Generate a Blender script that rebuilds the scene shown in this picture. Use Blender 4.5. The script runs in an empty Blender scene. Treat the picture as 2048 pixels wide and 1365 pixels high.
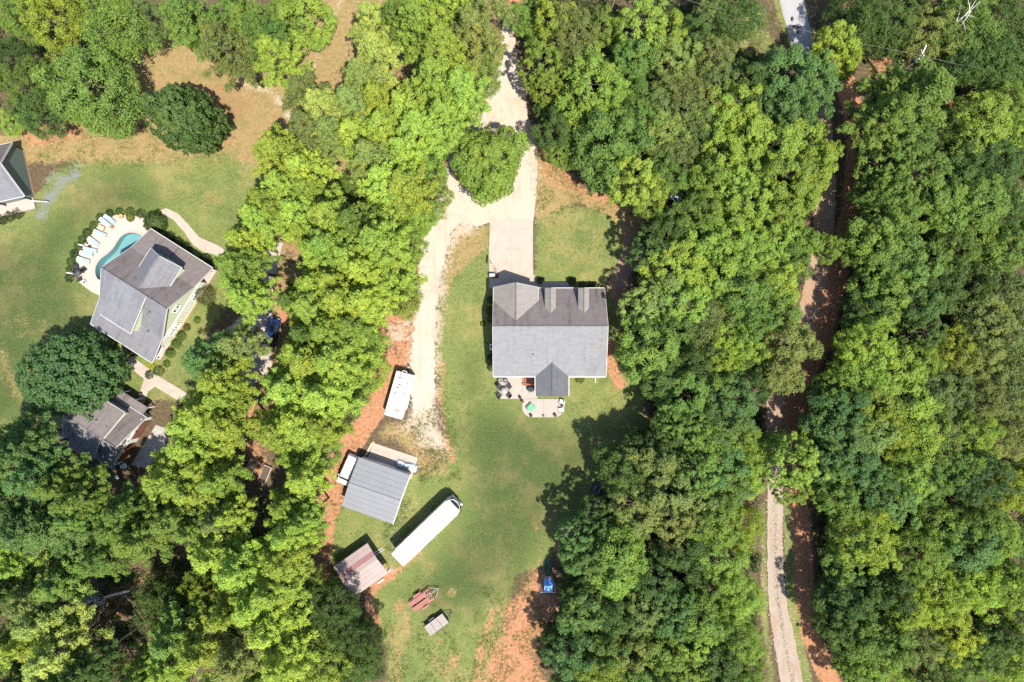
import bpy, bmesh, math, random
import numpy as np
from mathutils import Vector, Matrix

random.seed(7)
RNG = np.random.default_rng(11)
PI = math.pi
SC = bpy.context.scene
COL = SC.collection

# ------------------------------------------------------------------ camera, light, exposure
H = 105.0                      # height of the drone above the ground in metres
PPM = 2048 / 150.0             # photo pixels per metre on the ground

cam_d = bpy.data.cameras.new('camera')
cam = bpy.data.objects.new('camera', cam_d)
COL.objects.link(cam)
cam.location = (0, 0, H)
cam.rotation_euler = (0, 0, 0)
cam_d.sensor_width = 36.0
cam_d.lens = 36.0 * H / 150.0
cam_d.clip_start = 0.5
cam_d.clip_end = 6000
SC.camera = cam

SUN_ELEV = math.radians(65.5)
SUN_DIR = Vector((0.57, -0.82, 0)).normalized()          # towards the sun, on the ground
SUN_AZ = math.atan2(SUN_DIR.x, SUN_DIR.y)
world = bpy.data.worlds.new('World')
SC.world = world
world.use_nodes = True
wn = world.node_tree
bg = wn.nodes['Background']
sky = wn.nodes.new('ShaderNodeTexSky')
sky.sky_type = 'NISHITA'
sky.sun_disc = False
sky.sun_elevation = SUN_ELEV
sky.sun_rotation = SUN_AZ
wn.links.new(sky.outputs['Color'], bg.inputs['Color'])
bg.inputs['Strength'].default_value = 0.145

sun_d = bpy.data.lights.new('sun', 'SUN')
sun_d.energy = 5.0
sun_d.angle = math.radians(0.55)
sun_d.color = (1.0, 0.935, 0.81)
sun = bpy.data.objects.new('sun', sun_d)
COL.objects.link(sun)
to_sun = Vector((SUN_DIR.x * math.cos(SUN_ELEV), SUN_DIR.y * math.cos(SUN_ELEV), math.sin(SUN_ELEV)))
sun.rotation_euler = (-to_sun).to_track_quat('-Z', 'Y').to_euler()
sun.location = to_sun * 200

SC.view_settings.view_transform = 'Standard'
SC.view_settings.look = 'None'
SC.view_settings.exposure = 1.46
SC.view_settings.gamma = 1.0
SC.view_settings.use_curve_mapping = False
SC.render.engine = 'CYCLES'
SC.cycles.max_bounces = 6
SC.cycles.diffuse_bounces = 3
SC.cycles.glossy_bounces = 2
SC.cycles.transmission_bounces = 4
SC.cycles.transparent_max_bounces = 6
SC.cycles.use_denoising = False
SC.cycles.caustics_reflective = False
SC.cycles.caustics_refractive = False


# ------------------------------------------------------------------ helpers
def G(px, py, h=0.0):
    """world point that the photograph shows at pixel (px, py) when it lies h metres above ground"""
    k = 1 - h / H
    return Vector(((px - 1024) / PPM * k, (682.5 - py) / PPM * k, h))


def tag(o, label=None, cat=None, group=None, kind=None):
    if label: o['label'] = label
    if cat: o['category'] = cat
    if group: o['group'] = group
    if kind: o['kind'] = kind
    return o


def thing(name, label, cat, loc=(0, 0, 0), rz=0.0, group=None):
    o = bpy.data.objects.new(name, None)
    o.empty_display_size = 0.3
    COL.objects.link(o)
    o.location = loc
    o.rotation_euler = (0, 0, rz)
    return tag(o, label, cat, group)


def copy_tree(o, parent=None):
    c = o.copy()
    COL.objects.link(c)
    if parent: c.parent = parent
    for ch in list(o.children):
        copy_tree(ch, c)
    return c


class MB:
    """collects shapes, links them as one mesh object"""
    def __init__(s):
        s.v = []; s.f = []; s.m = []; s.sm = []

    def add(s, vs, fs, mi=0, smooth=False):
        b = len(s.v)
        s.v += [tuple(v) for v in vs]
        for f in fs:
            s.f.append([b + i for i in f]); s.m.append(mi); s.sm.append(smooth)
        return s

    def box(s, c, size, rz=0.0, mi=0, rx=0.0, ry=0.0):
        x, y, z = size[0] / 2, size[1] / 2, size[2] / 2
        M = Matrix.Translation(Vector(c)) @ Matrix.Rotation(rz, 4, 'Z') @ Matrix.Rotation(ry, 4, 'Y') @ Matrix.Rotation(rx, 4, 'X')
        vs = [M @ Vector(p) for p in ((-x, -y, -z), (x, -y, -z), (x, y, -z), (-x, y, -z), (-x, -y, z), (x, -y, z), (x, y, z), (-x, y, z))]
        return s.add(vs, [(3, 2, 1, 0), (4, 5, 6, 7), (0, 1, 5, 4), (1, 2, 6, 5), (2, 3, 7, 6), (3, 0, 4, 7)], mi)

    def bbox(s, c, size, bev=0.03, rz=0.0, mi=0, taper=1.0):
        """box with chamfered top edges"""
        x, y, z = size[0] / 2, size[1] / 2, size[2] / 2
        M = Matrix.Translation(Vector(c)) @ Matrix.Rotation(rz, 4, 'Z')
        def ring(dx, dy, zz):
            return [M @ Vector(p) for p in ((-dx, -dy, zz), (dx, -dy, zz), (dx, dy, zz), (-dx, dy, zz))]
        vs = ring(x, y, -z) + ring(x * taper, y * taper, z - bev) + ring(x * taper - bev, y * taper - bev, z)
        fs = [(3, 2, 1, 0), (8, 9, 10, 11)]
        for k in (0, 4):
            for i in range(4):
                j = (i + 1) % 4
                fs.append((k + i, k + j, k + 4 + j, k + 4 + i))
        return s.add(vs, fs, mi)

    def slab(s, pts, t, mi=0):
        """polygon with corners pts (counter-clockwise from above), thickened downwards by t"""
        n = len(pts)
        vs = [Vector(p) for p in pts] + [Vector(p) - Vector((0, 0, t)) for p in pts]
        fs = [tuple(range(n)), tuple(range(2 * n - 1, n - 1, -1))]
        for i in range(n):
            j = (i + 1) % n
            fs.append((i, n + i, n + j, j))
        return s.add(vs, fs, mi)

    def prism(s, poly, z0, z1, mi=0):
        return s.slab([(p[0], p[1], z1) for p in poly], z1 - z0, mi)

    def tube(s, p0, p1, r0, r1=None, n=8, mi=0, cap=True):
        r1 = r0 if r1 is None else r1
        p0, p1 = Vector(p0), Vector(p1)
        d = (p1 - p0)
        if d.length < 1e-6: return s
        q = d.to_track_quat('Z', 'Y')
        vs = []
        for p, r in ((p0, r0), (p1, r1)):
            for i in range(n):
                a = 2 * PI * i / n
                vs.append(p + q @ Vector((r * math.cos(a), r * math.sin(a), 0)))
        fs = [(i, (i + 1) % n, n + (i + 1) % n, n + i) for i in range(n)]
        s.add(vs, fs, mi, True)
        if cap:
            s.add(vs, [tuple(range(n - 1, -1, -1)), tuple(range(n, 2 * n))], mi)
        return s

    def path(s, pts, rad, n=6, mi=0):
        pts = [Vector(p) for p in pts]
        rings = []
        for i, p in enumerate(pts):
            d = pts[min(i + 1, len(pts) - 1)] - pts[max(i - 1, 0)]
            q = d.to_track_quat('Z', 'Y')
            r = rad[i] if hasattr(rad, '__len__') else rad
            rings.append([p + q @ Vector((r * math.cos(2 * PI * k / n), r * math.sin(2 * PI * k / n), 0)) for k in range(n)])
        vs = [v for r in rings for v in r]
        fs = []
        for i in range(len(pts) - 1):
            for k in range(n):
                fs.append((i * n + k, i * n + (k + 1) % n, (i + 1) * n + (k + 1) % n, (i + 1) * n + k))
        s.add(vs, fs, mi, True)
        return s.add([vs[k] for k in range(n)] + [vs[-n + k] for k in range(n)], [tuple(range(n - 1, -1, -1)), tuple(range(n, 2 * n))], mi)

    def lathe(s, c, prof, n=14, mi=0, smooth=True):
        c = Vector(c)
        vs = []
        for (r, z) in prof:
            for k in range(n):
                a = 2 * PI * k / n
                vs.append(c + Vector((r * math.cos(a), r * math.sin(a), z)))
        fs = []
        for i in range(len(prof) - 1):
            for k in range(n):
                fs.append((i * n + k, i * n + (k + 1) % n, (i + 1) * n + (k + 1) % n, (i + 1) * n + k))
        s.add(vs, fs, mi, smooth)
        return s.add([vs[k] for k in range(n)] + [vs[-n + k] for k in range(n)], [tuple(range(n - 1, -1, -1)), tuple(range(n, 2 * n))], mi)

    def build(s, name, mat, parent=None, loc=None, rz=0.0):
        me = bpy.data.meshes.new(name)
        me.from_pydata(s.v, [], s.f)
        mats = mat if isinstance(mat, (list, tuple)) else [mat]
        for m in mats: me.materials.append(m)
        me.polygons.foreach_set('material_index', s.m)
        me.polygons.foreach_set('use_smooth', s.sm)
        me.update()
        o = bpy.data.objects.new(name, me)
        COL.objects.link(o)
        if parent: o.parent = parent
        if loc is not None: o.location = loc
        o.rotation_euler = (0, 0, rz)
        return o


# ------------------------------------------------------------------ materials
MATS = {}


def new_mat(name):
    m = bpy.data.materials.new(name)
    m.use_nodes = True
    nt = m.node_tree
    b = nt.nodes['Principled BSDF']
    MATS[name] = m
    return m, nt, b


def N(nt, t, **kw):
    n = nt.nodes.new(t)
    for k, v in kw.items():
        setattr(n, k, v)
    return n


def noise(nt, vec, scale, detail=4, rough=0.6):
    n = N(nt, 'ShaderNodeTexNoise')
    n.inputs['Scale'].default_value = scale
    n.inputs['Detail'].default_value = detail
    n.inputs['Roughness'].default_value = rough
    if vec is not None: nt.links.new(vec, n.inputs['Vector'])
    return n.outputs['Fac']


def ramp(nt, fac, stops):
    r = N(nt, 'ShaderNodeValToRGB')
    el = r.color_ramp.elements
    while len(el) < len(stops): el.new(0.5)
    for e, (p, c) in zip(el, stops):
        e.position = p
        e.color = (*c, 1) if len(c) == 3 else c
    nt.links.new(fac, r.inputs['Fac'])
    return r.outputs['Color']


def mix(nt, fac, a, b, mode='MIX'):
    n = N(nt, 'ShaderNodeMix', data_type='RGBA', blend_type=mode)
    for sock, val in ((n.inputs['Factor'], fac), (n.inputs['A'], a), (n.inputs['B'], b)):
        if hasattr(val, 'is_linked') or hasattr(val, 'links'):
            nt.links.new(val, sock)
        elif isinstance(val, (int, float)):
            sock.default_value = val
        else:
            sock.default_value = (*val, 1)
    return n.outputs['Result']


def math_n(nt, op, a, b=None, clamp=False):
    n = N(nt, 'ShaderNodeMath', operation=op)
    n.use_clamp = clamp
    for i, v in enumerate((a, b)):
        if v is None: continue
        if isinstance(v, (int, float)): n.inputs[i].default_value = v
        else: nt.links.new(v, n.inputs[i])
    return n.outputs[0]


def sstep(nt, v, lo, hi):
    n = N(nt, 'ShaderNodeMapRange', interpolation_type='SMOOTHSTEP')
    nt.links.new(v, n.inputs['Value'])
    n.inputs['From Min'].default_value = lo
    n.inputs['From Max'].default_value = hi
    return n.outputs['Result']


def bump(nt, b, h, strength=0.4, dist=0.05):
    n = N(nt, 'ShaderNodeBump')
    n.inputs['Strength'].default_value = strength
    n.inputs['Distance'].default_value = dist
    nt.links.new(h, n.inputs['Height'])
    nt.links.new(n.outputs['Normal'], b.inputs['Normal'])


def plain(name, col, var=0.12, scale=1.5, rough=0.7, metal=0.0, dirt=None, dirt_amt=0.5, spec=0.3, bmp=0.0):
    """painted or worn surface: a base colour, mottled, with optional stains of its own shape"""
    m, nt, b = new_mat(name)
    pos = N(nt, 'ShaderNodeNewGeometry').outputs['Position']
    f = noise(nt, pos, scale, 5, 0.65)
    lo = tuple(c * (1 - var) for c in col); hi = tuple(min(1, c * (1 + var)) for c in col)
    c = ramp(nt, f, [(0.3, lo), (0.7, hi)])
    if dirt:
        f2 = noise(nt, pos, scale * 0.45, 6, 0.7)
        c = mix(nt, math_n(nt, 'MULTIPLY', sstep(nt, f2, 0.5, 0.72), dirt_amt), c, dirt)
    nt.links.new(c, b.inputs['Base Color'])
    b.inputs['Roughness'].default_value = rough
    b.inputs['Metallic'].default_value = metal
    b.inputs['Specular IOR Level'].default_value = spec
    if bmp:
        bump(nt, b, noise(nt, pos, scale * 8, 3), bmp, 0.02)
    return m


def shingle_mat(name, col, streak, streak_amt=0.6):
    """asphalt shingles: courses, tab to tab variation, algae streaks running down the slope"""
    m, nt, b = new_mat(name)
    tc = N(nt, 'ShaderNodeTexCoord').outputs['Object']
    br = N(nt, 'ShaderNodeTexBrick')
    br.offset = 0.5
    br.inputs['Scale'].default_value = 1.0
    br.inputs['Mortar Size'].default_value = 0.012
    br.inputs['Brick Width'].default_value = 0.62
    br.inputs['Row Height'].default_value = 0.30
    br.inputs['Color1'].default_value = (*[c * 0.90 for c in col], 1)
    br.inputs['Color2'].default_value = (*[c * 1.12 for c in col], 1)
    br.inputs['Mortar'].default_value = (*[c * 0.72 for c in col], 1)
    nt.links.new(tc, br.inputs['Vector'])
    f = noise(nt, tc, 0.55, 6, 0.7)
    c = mix(nt, 0.35, br.outputs['Color'], ramp(nt, noise(nt, tc, 9, 3), [(0.3, tuple(c * 0.8 for c in col)), (0.7, tuple(c * 1.2 for c in col))]))
    mp = N(nt, 'ShaderNodeMapping')
    mp.inputs['Scale'].default_value = (1.6, 0.22, 0.3)
    nt.links.new(tc, mp.inputs['Vector'])
    s = sstep(nt, noise(nt, mp.outputs['Vector'], 1.1, 5, 0.65), 0.47, 0.72)
    c = mix(nt, math_n(nt, 'MULTIPLY', s, streak_amt), c, streak)
    s2 = sstep(nt, f, 0.58, 0.75)
    c = mix(nt, math_n(nt, 'MULTIPLY', s2, streak_amt * 0.8), c, tuple(v * 0.7 for v in streak))
    nt.links.new(c, b.inputs['Base Color'])
    b.inputs['Roughness'].default_value = 0.9
    b.inputs['Specular IOR Level'].default_value = 0.15
    bump(nt, b, br.outputs['Fac'], 0.25, 0.02)
    return m


def leaf_mat(name, rough=0.6, trans=0.44):
    m, nt, b = new_mat(name)
    oi = N(nt, 'ShaderNodeObjectInfo')
    at = N(nt, 'ShaderNodeAttribute', attribute_name='leaf_rand')
    f = at.outputs['Fac']
    dark = mix(nt, 1.0, oi.outputs['Color'], (0.72, 0.80, 0.75), 'MULTIPLY')
    lite = mix(nt, 1.0, oi.outputs['Color'], (1.30, 1.26, 1.05), 'MULTIPLY')
    c = mix(nt, f, dark, lite)
    # leaves differ from limb to limb inside one crown: some yellower, some deeper green
    tcn = N(nt, 'ShaderNodeTexCoord').outputs['Object']
    va = N(nt, 'ShaderNodeVectorMath', operation='ADD')
    cmb = N(nt, 'ShaderNodeCombineXYZ'); nt.links.new(math_n(nt, 'MULTIPLY', oi.outputs['Random'], 60.0), cmb.inputs[0])
    nt.links.new(tcn, va.inputs[0]); nt.links.new(cmb.outputs[0], va.inputs[1])
    nz = noise(nt, va.outputs[0], 0.42, 3, 0.6)
    c = mix(nt, math_n(nt, 'MULTIPLY', sstep(nt, nz, 0.52, 0.68), 0.55), c, mix(nt, 1.0, c, (1.45, 1.20, 0.85), 'MULTIPLY'))
    c = mix(nt, math_n(nt, 'MULTIPLY', sstep(nt, nz, 0.47, 0.32), 0.6), c, mix(nt, 1.0, c, (0.70, 0.84, 0.95), 'MULTIPLY'))
    nt.links.new(c, b.inputs['Base Color'])
    b.inputs['Roughness'].default_value = rough
    b.inputs['Specular IOR Level'].default_value = 0.22
    tr = N(nt, 'ShaderNodeBsdfTranslucent')
    c2 = mix(nt, 1.0, c, (1.65, 1.55, 0.62), 'MULTIPLY')
    nt.links.new(c2, tr.inputs['Color'])
    ms = N(nt, 'ShaderNodeMixShader')
    ms.inputs['Fac'].default_value = trans
    nt.links.new(b.outputs['BSDF'], ms.inputs[1])
    nt.links.new(tr.outputs['BSDF'], ms.inputs[2])
    nt.links.new(ms.outputs['Shader'], nt.nodes['Material Output'].inputs['Surface'])
    return m


LEAF = leaf_mat('leaf')
NEEDLE = leaf_mat('needle', 0.65, 0.42)
BARK = plain('bark', (0.075, 0.057, 0.042), 0.35, 3.0, 0.95)
PALE_BARK = plain('weathered_bark', (0.38, 0.34, 0.30), 0.2, 3.0, 0.9)
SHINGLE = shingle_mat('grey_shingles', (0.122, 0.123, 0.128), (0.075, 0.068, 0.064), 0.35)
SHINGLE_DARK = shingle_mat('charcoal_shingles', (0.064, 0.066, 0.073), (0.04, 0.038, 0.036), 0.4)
SHINGLE_BLUE = shingle_mat('blue_shade_shingles', (0.108, 0.109, 0.122), (0.062, 0.058, 0.056), 0.5)  # bluish tree shade of the lower-left slopes is painted into this tone
SHINGLE_BROWN = shingle_mat('weathered_shade_shingles', (0.108, 0.094, 0.094), (0.050, 0.043, 0.045), 0.75)  # real streaks, plus the ranch front slope's shade painted in
WHITE = plain('white_paint', (0.60, 0.60, 0.58), 0.05, 1.0, 0.5)
WHITE_DIRTY = plain('stained_white', (0.52, 0.515, 0.49), 0.06, 1.2, 0.55, dirt=(0.38, 0.36, 0.33), dirt_amt=0.5)
SAGE = plain('sage_siding', (0.36, 0.40, 0.28), 0.05, 0.8, 0.7)
SAGE_GREY = plain('grey_green_siding', (0.25, 0.28, 0.23), 0.06, 0.8, 0.7)
CREAM = plain('cream_siding', (0.48, 0.45, 0.39), 0.06, 0.8, 0.7)
BRICK_TAN = plain('tan_foundation', (0.36, 0.22, 0.15), 0.15, 4.0, 0.9)
CONCRETE = plain('concrete', (0.225, 0.192, 0.163), 0.09, 1.3, 0.9, dirt=(0.185, 0.148, 0.120), dirt_amt=0.6, bmp=0.2)
CONCRETE_GREY = plain('grey_concrete', (0.21, 0.198, 0.186), 0.12, 1.3, 0.9, dirt=(0.13, 0.12, 0.11), dirt_amt=0.5, bmp=0.2)
PATIO = plain('patio_concrete', (0.20, 0.18, 0.16), 0.07, 1.1, 0.9, dirt=(0.24, 0.215, 0.185), dirt_amt=0.5, bmp=0.2)
PINKSTONE = plain('pink_coping', (0.27, 0.20, 0.18), 0.12, 5.0, 0.85)
METAL_GREY = plain('grey_sheet_metal', (0.118, 0.123, 0.138), 0.05, 0.6, 0.55, 0.0, dirt=(0.10, 0.104, 0.114), dirt_amt=0.5, spec=0.5)
METAL_PINK = plain('faded_pinkish_sheet_metal', (0.200, 0.158, 0.150), 0.08, 0.7, 0.6, dirt=(0.19, 0.148, 0.142), dirt_amt=0.5)
METAL_RED = plain('faded_red_sheet_metal', (0.165, 0.08, 0.082), 0.10, 1.2, 0.55, dirt=(0.18, 0.085, 0.09), dirt_amt=0.5)
DARK = plain('dark_metal', (0.03, 0.03, 0.033), 0.2, 4, 0.6)
RUBBER = plain('rubber', (0.02, 0.02, 0.02), 0.2, 4, 0.85)
GLASS = plain('dark_glass', (0.02, 0.025, 0.032), 0.1, 1, 0.08, spec=0.6)
RUST = plain('rust_red_steel', (0.20, 0.085, 0.07), 0.25, 4, 0.8, dirt=(0.14, 0.07, 0.05), dirt_amt=0.6)
WOOD = plain('weathered_wood', (0.30, 0.25, 0.21), 0.2, 4, 0.9)
WOOD_GREY = plain('grey_boards', (0.19, 0.165, 0.155), 0.18, 4, 0.9)
WOOD_TAN = plain('fresh_tan_boards', (0.36, 0.26, 0.17), 0.15, 3, 0.9)
WOOD_RED = plain('red_brown_stain', (0.20, 0.065, 0.035), 0.25, 4, 0.8)
DOOR_BROWN = plain('brown_garage_door', (0.105, 0.043, 0.028), 0.12, 2, 0.6)
TARP_BLUE_LIT = plain('sunlit_blue_tarp', (0.15, 0.29, 0.56), 0.08, 2, 0.55)
TARP_BLUE_SHADED = plain('shaded_blue_tarp', (0.06, 0.18, 0.47), 0.08, 2, 0.55)  # same tarp as the sunlit blue, with shade painted in
TARP_GREY = plain('grey_blue_tarp', (0.22, 0.25, 0.31), 0.35, 3.5, 0.5, dirt=(0.55, 0.58, 0.60), dirt_amt=0.7)
GREEN_PLASTIC = plain('dark_green_plastic', (0.012, 0.06, 0.05), 0.15, 2, 0.4)
GREEN_FABRIC = plain('mint_green_fabric', (0.07, 0.22, 0.135), 0.1, 3, 0.8)
LOUNGE = plain('pale_blue_cushion', (0.165, 0.20, 0.22), 0.08, 2, 0.8)
ORANGE = plain('orange_yellow_fabric', (0.75, 0.33, 0.02), 0.1, 2, 0.6)
TERRACOTTA = plain('terracotta', (0.33, 0.15, 0.07), 0.2, 3, 0.8)
SOIL = plain('soil', (0.06, 0.04, 0.03), 0.35, 5, 0.95)
STRAW = plain('straw_mulch', (0.36, 0.22, 0.10), 0.3, 6, 0.95)
CAR_BLUE = plain('navy_car_paint', (0.008, 0.018, 0.06), 0.1, 1, 0.15, 0.3, spec=0.6)
CAR_SILVER = plain('silver_car_paint', (0.35, 0.35, 0.36), 0.05, 1, 0.25, 0.5, spec=0.5)
CAR_WHITE = plain('white_car_paint', (0.50, 0.49, 0.48), 0.05, 1.5, 0.35, dirt=(0.36, 0.345, 0.33), dirt_amt=0.6, spec=0.5)
GELCOAT = plain('white_gelcoat', (0.52, 0.515, 0.49), 0.03, 0.8, 0.35, spec=0.4)
BLACK_FAB = plain('black_fabric', (0.018, 0.018, 0.022), 0.2, 3, 0.8)
STONE = plain('grey_stone', (0.34, 0.31, 0.28), 0.25, 4, 0.9)

# ------------------------------------------------------------------ ground
def poly_w(P, poly, feather):
    """weight 1 inside the polygon, fading over feather metres across its edge (P: (n,2) metres)"""
    pts = np.array([G(*p)[:2] for p in poly])
    x, y = P[:, 0], P[:, 1]
    inside = np.zeros(len(P), bool)
    d2 = np.full(len(P), 1e9)
    for i in range(len(pts)):
        a, b = pts[i], pts[(i + 1) % len(pts)]
        e = b - a
        t = np.clip(((x - a[0]) * e[0] + (y - a[1]) * e[1]) / (e @ e + 1e-9), 0, 1)
        d2 = np.minimum(d2, (x - a[0] - t * e[0]) ** 2 + (y - a[1] - t * e[1]) ** 2)
        c = (a[1] > y) != (b[1] > y)
        if abs(e[1]) > 1e-9:
            inside ^= c & (x < e[0] * (y - a[1]) / e[1] + a[0])
    d = np.sqrt(d2)
    return np.clip(0.5 + np.where(inside, d, -d) / feather, 0, 1)


def line_w(P, pts_px, width_px, feather):
    pts = np.array([G(*p)[:2] for p in pts_px])
    x, y = P[:, 0], P[:, 1]
    d2 = np.full(len(P), 1e9)
    for i in range(len(pts) - 1):
        a, b = pts[i], pts[i + 1]
        e = b - a
        t = np.clip(((x - a[0]) * e[0] + (y - a[1]) * e[1]) / (e @ e + 1e-9), 0, 1)
        d2 = np.minimum(d2, (x - a[0] - t * e[0]) ** 2 + (y - a[1] - t * e[1]) ** 2)
    return np.clip(0.5 + (width_px / PPM / 2 - np.sqrt(d2)) / feather, 0, 1)


def spot_w(P, px, py, rx, ry, ang=0.0):
    c = G(px, py)
    dx, dy = P[:, 0] - c.x, P[:, 1] - c.y
    ca, sa = math.cos(ang), math.sin(ang)
    u = (dx * ca + dy * sa) / (rx / PPM); v = (-dx * sa + dy * ca) / (ry / PPM)
    return np.clip(1.15 - np.sqrt(u * u + v * v) * 0.75, 0, 1)


LAWN_MAIN = [(905, 452), (980, 452), (985, 575), (1070, 560), (1070, 425), (1150, 412), (1235, 430), (1250, 500), (1215, 560), (1235, 640),
             (1285, 760), (1290, 860), (1205, 985), (1120, 1060), (1100, 1130), (1030, 1150), (1010, 1250), (1020, 1365), (1010, 1420), (770, 1420), (775, 1300),
             (735, 1190), (655, 1150), (655, 1040), (720, 990), (860, 940), (900, 900), (878, 800), (868, 690), (882, 560)]
LAWN_LEFT = [(-60, 470), (40, 430), (110, 340), (200, 300), (320, 290), (470, 290), (560, 330), (520, 400), (470, 480), (450, 620), (390, 700),
             (400, 800), (290, 800), (150, 820), (100, 900), (-60, 920)]


def ground_weights(P):
    W = {k: np.zeros(len(P)) for k in ('lawn', 'lush_dim', 'dry', 'clay', 'pale', 'mulch', 'grey')}
    def up(k, w, s=1.0): W[k] = np.maximum(W[k], w * s)
    up('lawn', poly_w(P, LAWN_MAIN, 2.0)); up('lawn', poly_w(P, LAWN_LEFT, 3.0))
    up('lush_dim', poly_w(P, [(-60, 490), (60, 470), (170, 370), (250, 330), (330, 400), (300, 430), (190, 440), (140, 520), (170, 600), (185, 660), (100, 700), (60, 840), (-60, 900)], 9.0), 0.95)  # deeper green grass, partly the dimmer light off the hot spot painted in
    up('lush_dim', poly_w(P, [(900, 860), (960, 800), (1140, 850), (1230, 860), (1180, 980), (1090, 1080), (1060, 1140), (960, 1230), (860, 1240), (800, 1190), (860, 1120), (930, 1020), (930, 940)], 9.0), 0.92)
    up('lush_dim', poly_w(P, [(905, 700), (975, 690), (990, 800), (900, 850)], 6.0), 0.55)
    # wooded yard between the houses: sparse tan grass and pine straw under the pines
    up('dry', poly_w(P, [(560, 60), (720, -60), (1010, -60), (1000, 130), (900, 330), (820, 480), (800, 640), (740, 780), (640, 900), (600, 860), (520, 820), (460, 640), (520, 430), (560, 300)], 3.0), 0.62)
    up('lawn', poly_w(P, [(500, 620), (540, 800), (360, 960), (320, 860), (430, 700)], 3.0), 0.6)
    # upper left clearing
    up('dry', poly_w(P, [(235, 80), (330, 70), (440, 110), (560, 130), (640, -60), (730, -60), (700, 130), (600, 250), (590, 340), (480, 330), (455, 310), (300, 330), (150, 330), (40, 330), (-60, 380), (-60, 270), (60, 255), (210, 250), (250, 200)], 3.0), 0.85)
    up('lawn', poly_w(P, [(330, 110), (450, 140), (560, 260), (560, 340), (430, 330), (330, 250)], 4.0), 0.45)
    up('clay', poly_w(P, [(20, 262), (150, 232), (200, 245), (160, 285), (60, 300)], 1.5), 0.62)
    up('clay', line_w(P, [(140, 245), (200, 285), (235, 310), (330, 300)], 12, 2), 0.55)
    up('pale', line_w(P, [(480, 165), (540, 180), (580, 235)], 26, 2.5), 0.62)
    up('pale', line_w(P, [(690, -20), (650, 60), (625, 140)], 30, 3), 0.55)
    up('lawn', poly_w(P, [(345, 60), (400, 90), (380, 140), (300, 130)], 3), 0.4)
    up('clay', spot_w(P, 270, 110, 45, 30), 0.45)
    # wooded strip at upper left
    up('lawn', poly_w(P, [(620, 60), (700, 20), (690, 110), (620, 130)], 3), 0.5)
    # left yard: grey stony wash
    up('grey', line_w(P, [(150, 345), (118, 372), (95, 400), (80, 430)], 30, 4.0), 0.74)
    up('grey', line_w(P, [(150, 330), (110, 345), (95, 365)], 34, 4.5), 0.62)
    up('grey', line_w(P, [(62, 440), (30, 465), (0, 480)], 6, 1.2), 0.6)
    up('dry', line_w(P, [(0, 700), (40, 800), (80, 860)], 50, 5), 0.55)
    up('dry', spot_w(P, 60, 650, 120, 60), 0.42)
    up('dry', spot_w(P, 430, 300, 70, 60), 0.5)
    up('dry', spot_w(P, 420, 400, 60, 60), 0.42)
    up('mulch', poly_w(P, [(255, 730), (300, 725), (330, 700), (390, 600), (420, 560), (440, 580), (400, 650), (350, 740), (300, 760)], 0.8), 0.8)
    up('mulch', poly_w(P, [(380, 480), (430, 520), (455, 560), (420, 560), (370, 510)], 1.0), 0.8)
    # gravel drive verges
    up('dry', poly_w(P, [(1070, 270), (1100, 320), (1160, 375), (1250, 400), (1330, 395), (1345, 430), (1240, 480), (1230, 440), (1160, 405), (1068, 440), (1060, 330)], 1.5), 1.0)
    up('dry', spot_w(P, 1100, 440, 80, 40), 0.5)
    up('clay', poly_w(P, [(1070, 270), (1100, 330), (1190, 385), (1320, 400), (1320, 425), (1180, 405), (1085, 380), (1068, 330)], 2.0), 0.50)
    up('clay', line_w(P, [(1035, -20), (1018, 60), (1005, 130), (960, 215), (905, 290), (878, 370), (845, 450), (836, 560), (815, 640)], 34, 2.0), 0.8)
    up('dry', poly_w(P, [(905, 452), (978, 452), (982, 500), (950, 520), (912, 560), (880, 620), (885, 520)], 2.5), 0.75)
    up('dry', line_w(P, [(885, 560), (878, 700), (885, 800)], 26, 2.5), 0.55)
    up('dry', spot_w(P, 1120, 480, 50, 70), 0.4)
    up('clay', poly_w(P, [(745, 640), (830, 610), (850, 660), (830, 740), (790, 745), (765, 720), (760, 700)], 1.5), 0.62)
    up('pale', poly_w(P, [(755, 635), (830, 625), (840, 690), (770, 700)], 3), 0.5)
    up('pale', line_w(P, [(940, 440), (895, 460), (866, 540), (858, 620), (848, 720), (846, 800), (862, 880)], 82, 4.5), 0.60)
    up('pale', line_w(P, [(1010, 110), (960, 215), (905, 300)], 40, 4), 0.5)
    up('dry', poly_w(P, [(1070, 425), (1240, 425), (1240, 500), (1190, 560), (1070, 560)], 4), 0.40)
    up('clay', line_w(P, [(885, 730), (880, 800), (890, 870), (905, 920)], 24, 2.0), 0.6)
    up('clay', poly_w(P, [(760, 700), (830, 720), (800, 760), (770, 830), (730, 890), (700, 930), (690, 1000), (665, 1060), (660, 1180), (640, 1180), (620, 1060), (610, 980), (650, 920), (700, 850), (740, 780)], 1.0), 0.80)
    up('mulch', poly_w(P, [(735, 795), (768, 790), (740, 850), (700, 900), (670, 960), (655, 1020), (625, 1060), (612, 985), (660, 900), (700, 840)], 1.5), 0.85)
    up('mulch', line_w(P, [(640, 1080), (640, 1190)], 30, 2), 0.8)
    up('clay', line_w(P, [(672, 965), (664, 1040), (656, 1130), (655, 1180)], 14, 1.2), 0.9)
    up('clay', line_w(P, [(780, 1150), (740, 1185), (735, 1215), (752, 1240)], 26, 2.2), 0.8)
    up('clay', line_w(P, [(782, 1150), (815, 1125), (840, 1105)], 18, 2.5), 0.75)
    up('pale', poly_w(P, [(800, 830), (860, 800), (890, 850), (905, 905), (885, 925), (850, 890), (780, 870)], 5), 0.62)
    up('dry', poly_w(P, [(770, 840), (870, 820), (920, 900), (900, 960), (840, 960), (790, 890), (740, 880)], 3), 0.62)
    up('grey', line_w(P, [(795, 1065), (775, 1100), (785, 1130)], 24, 3), 0.5)
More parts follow.
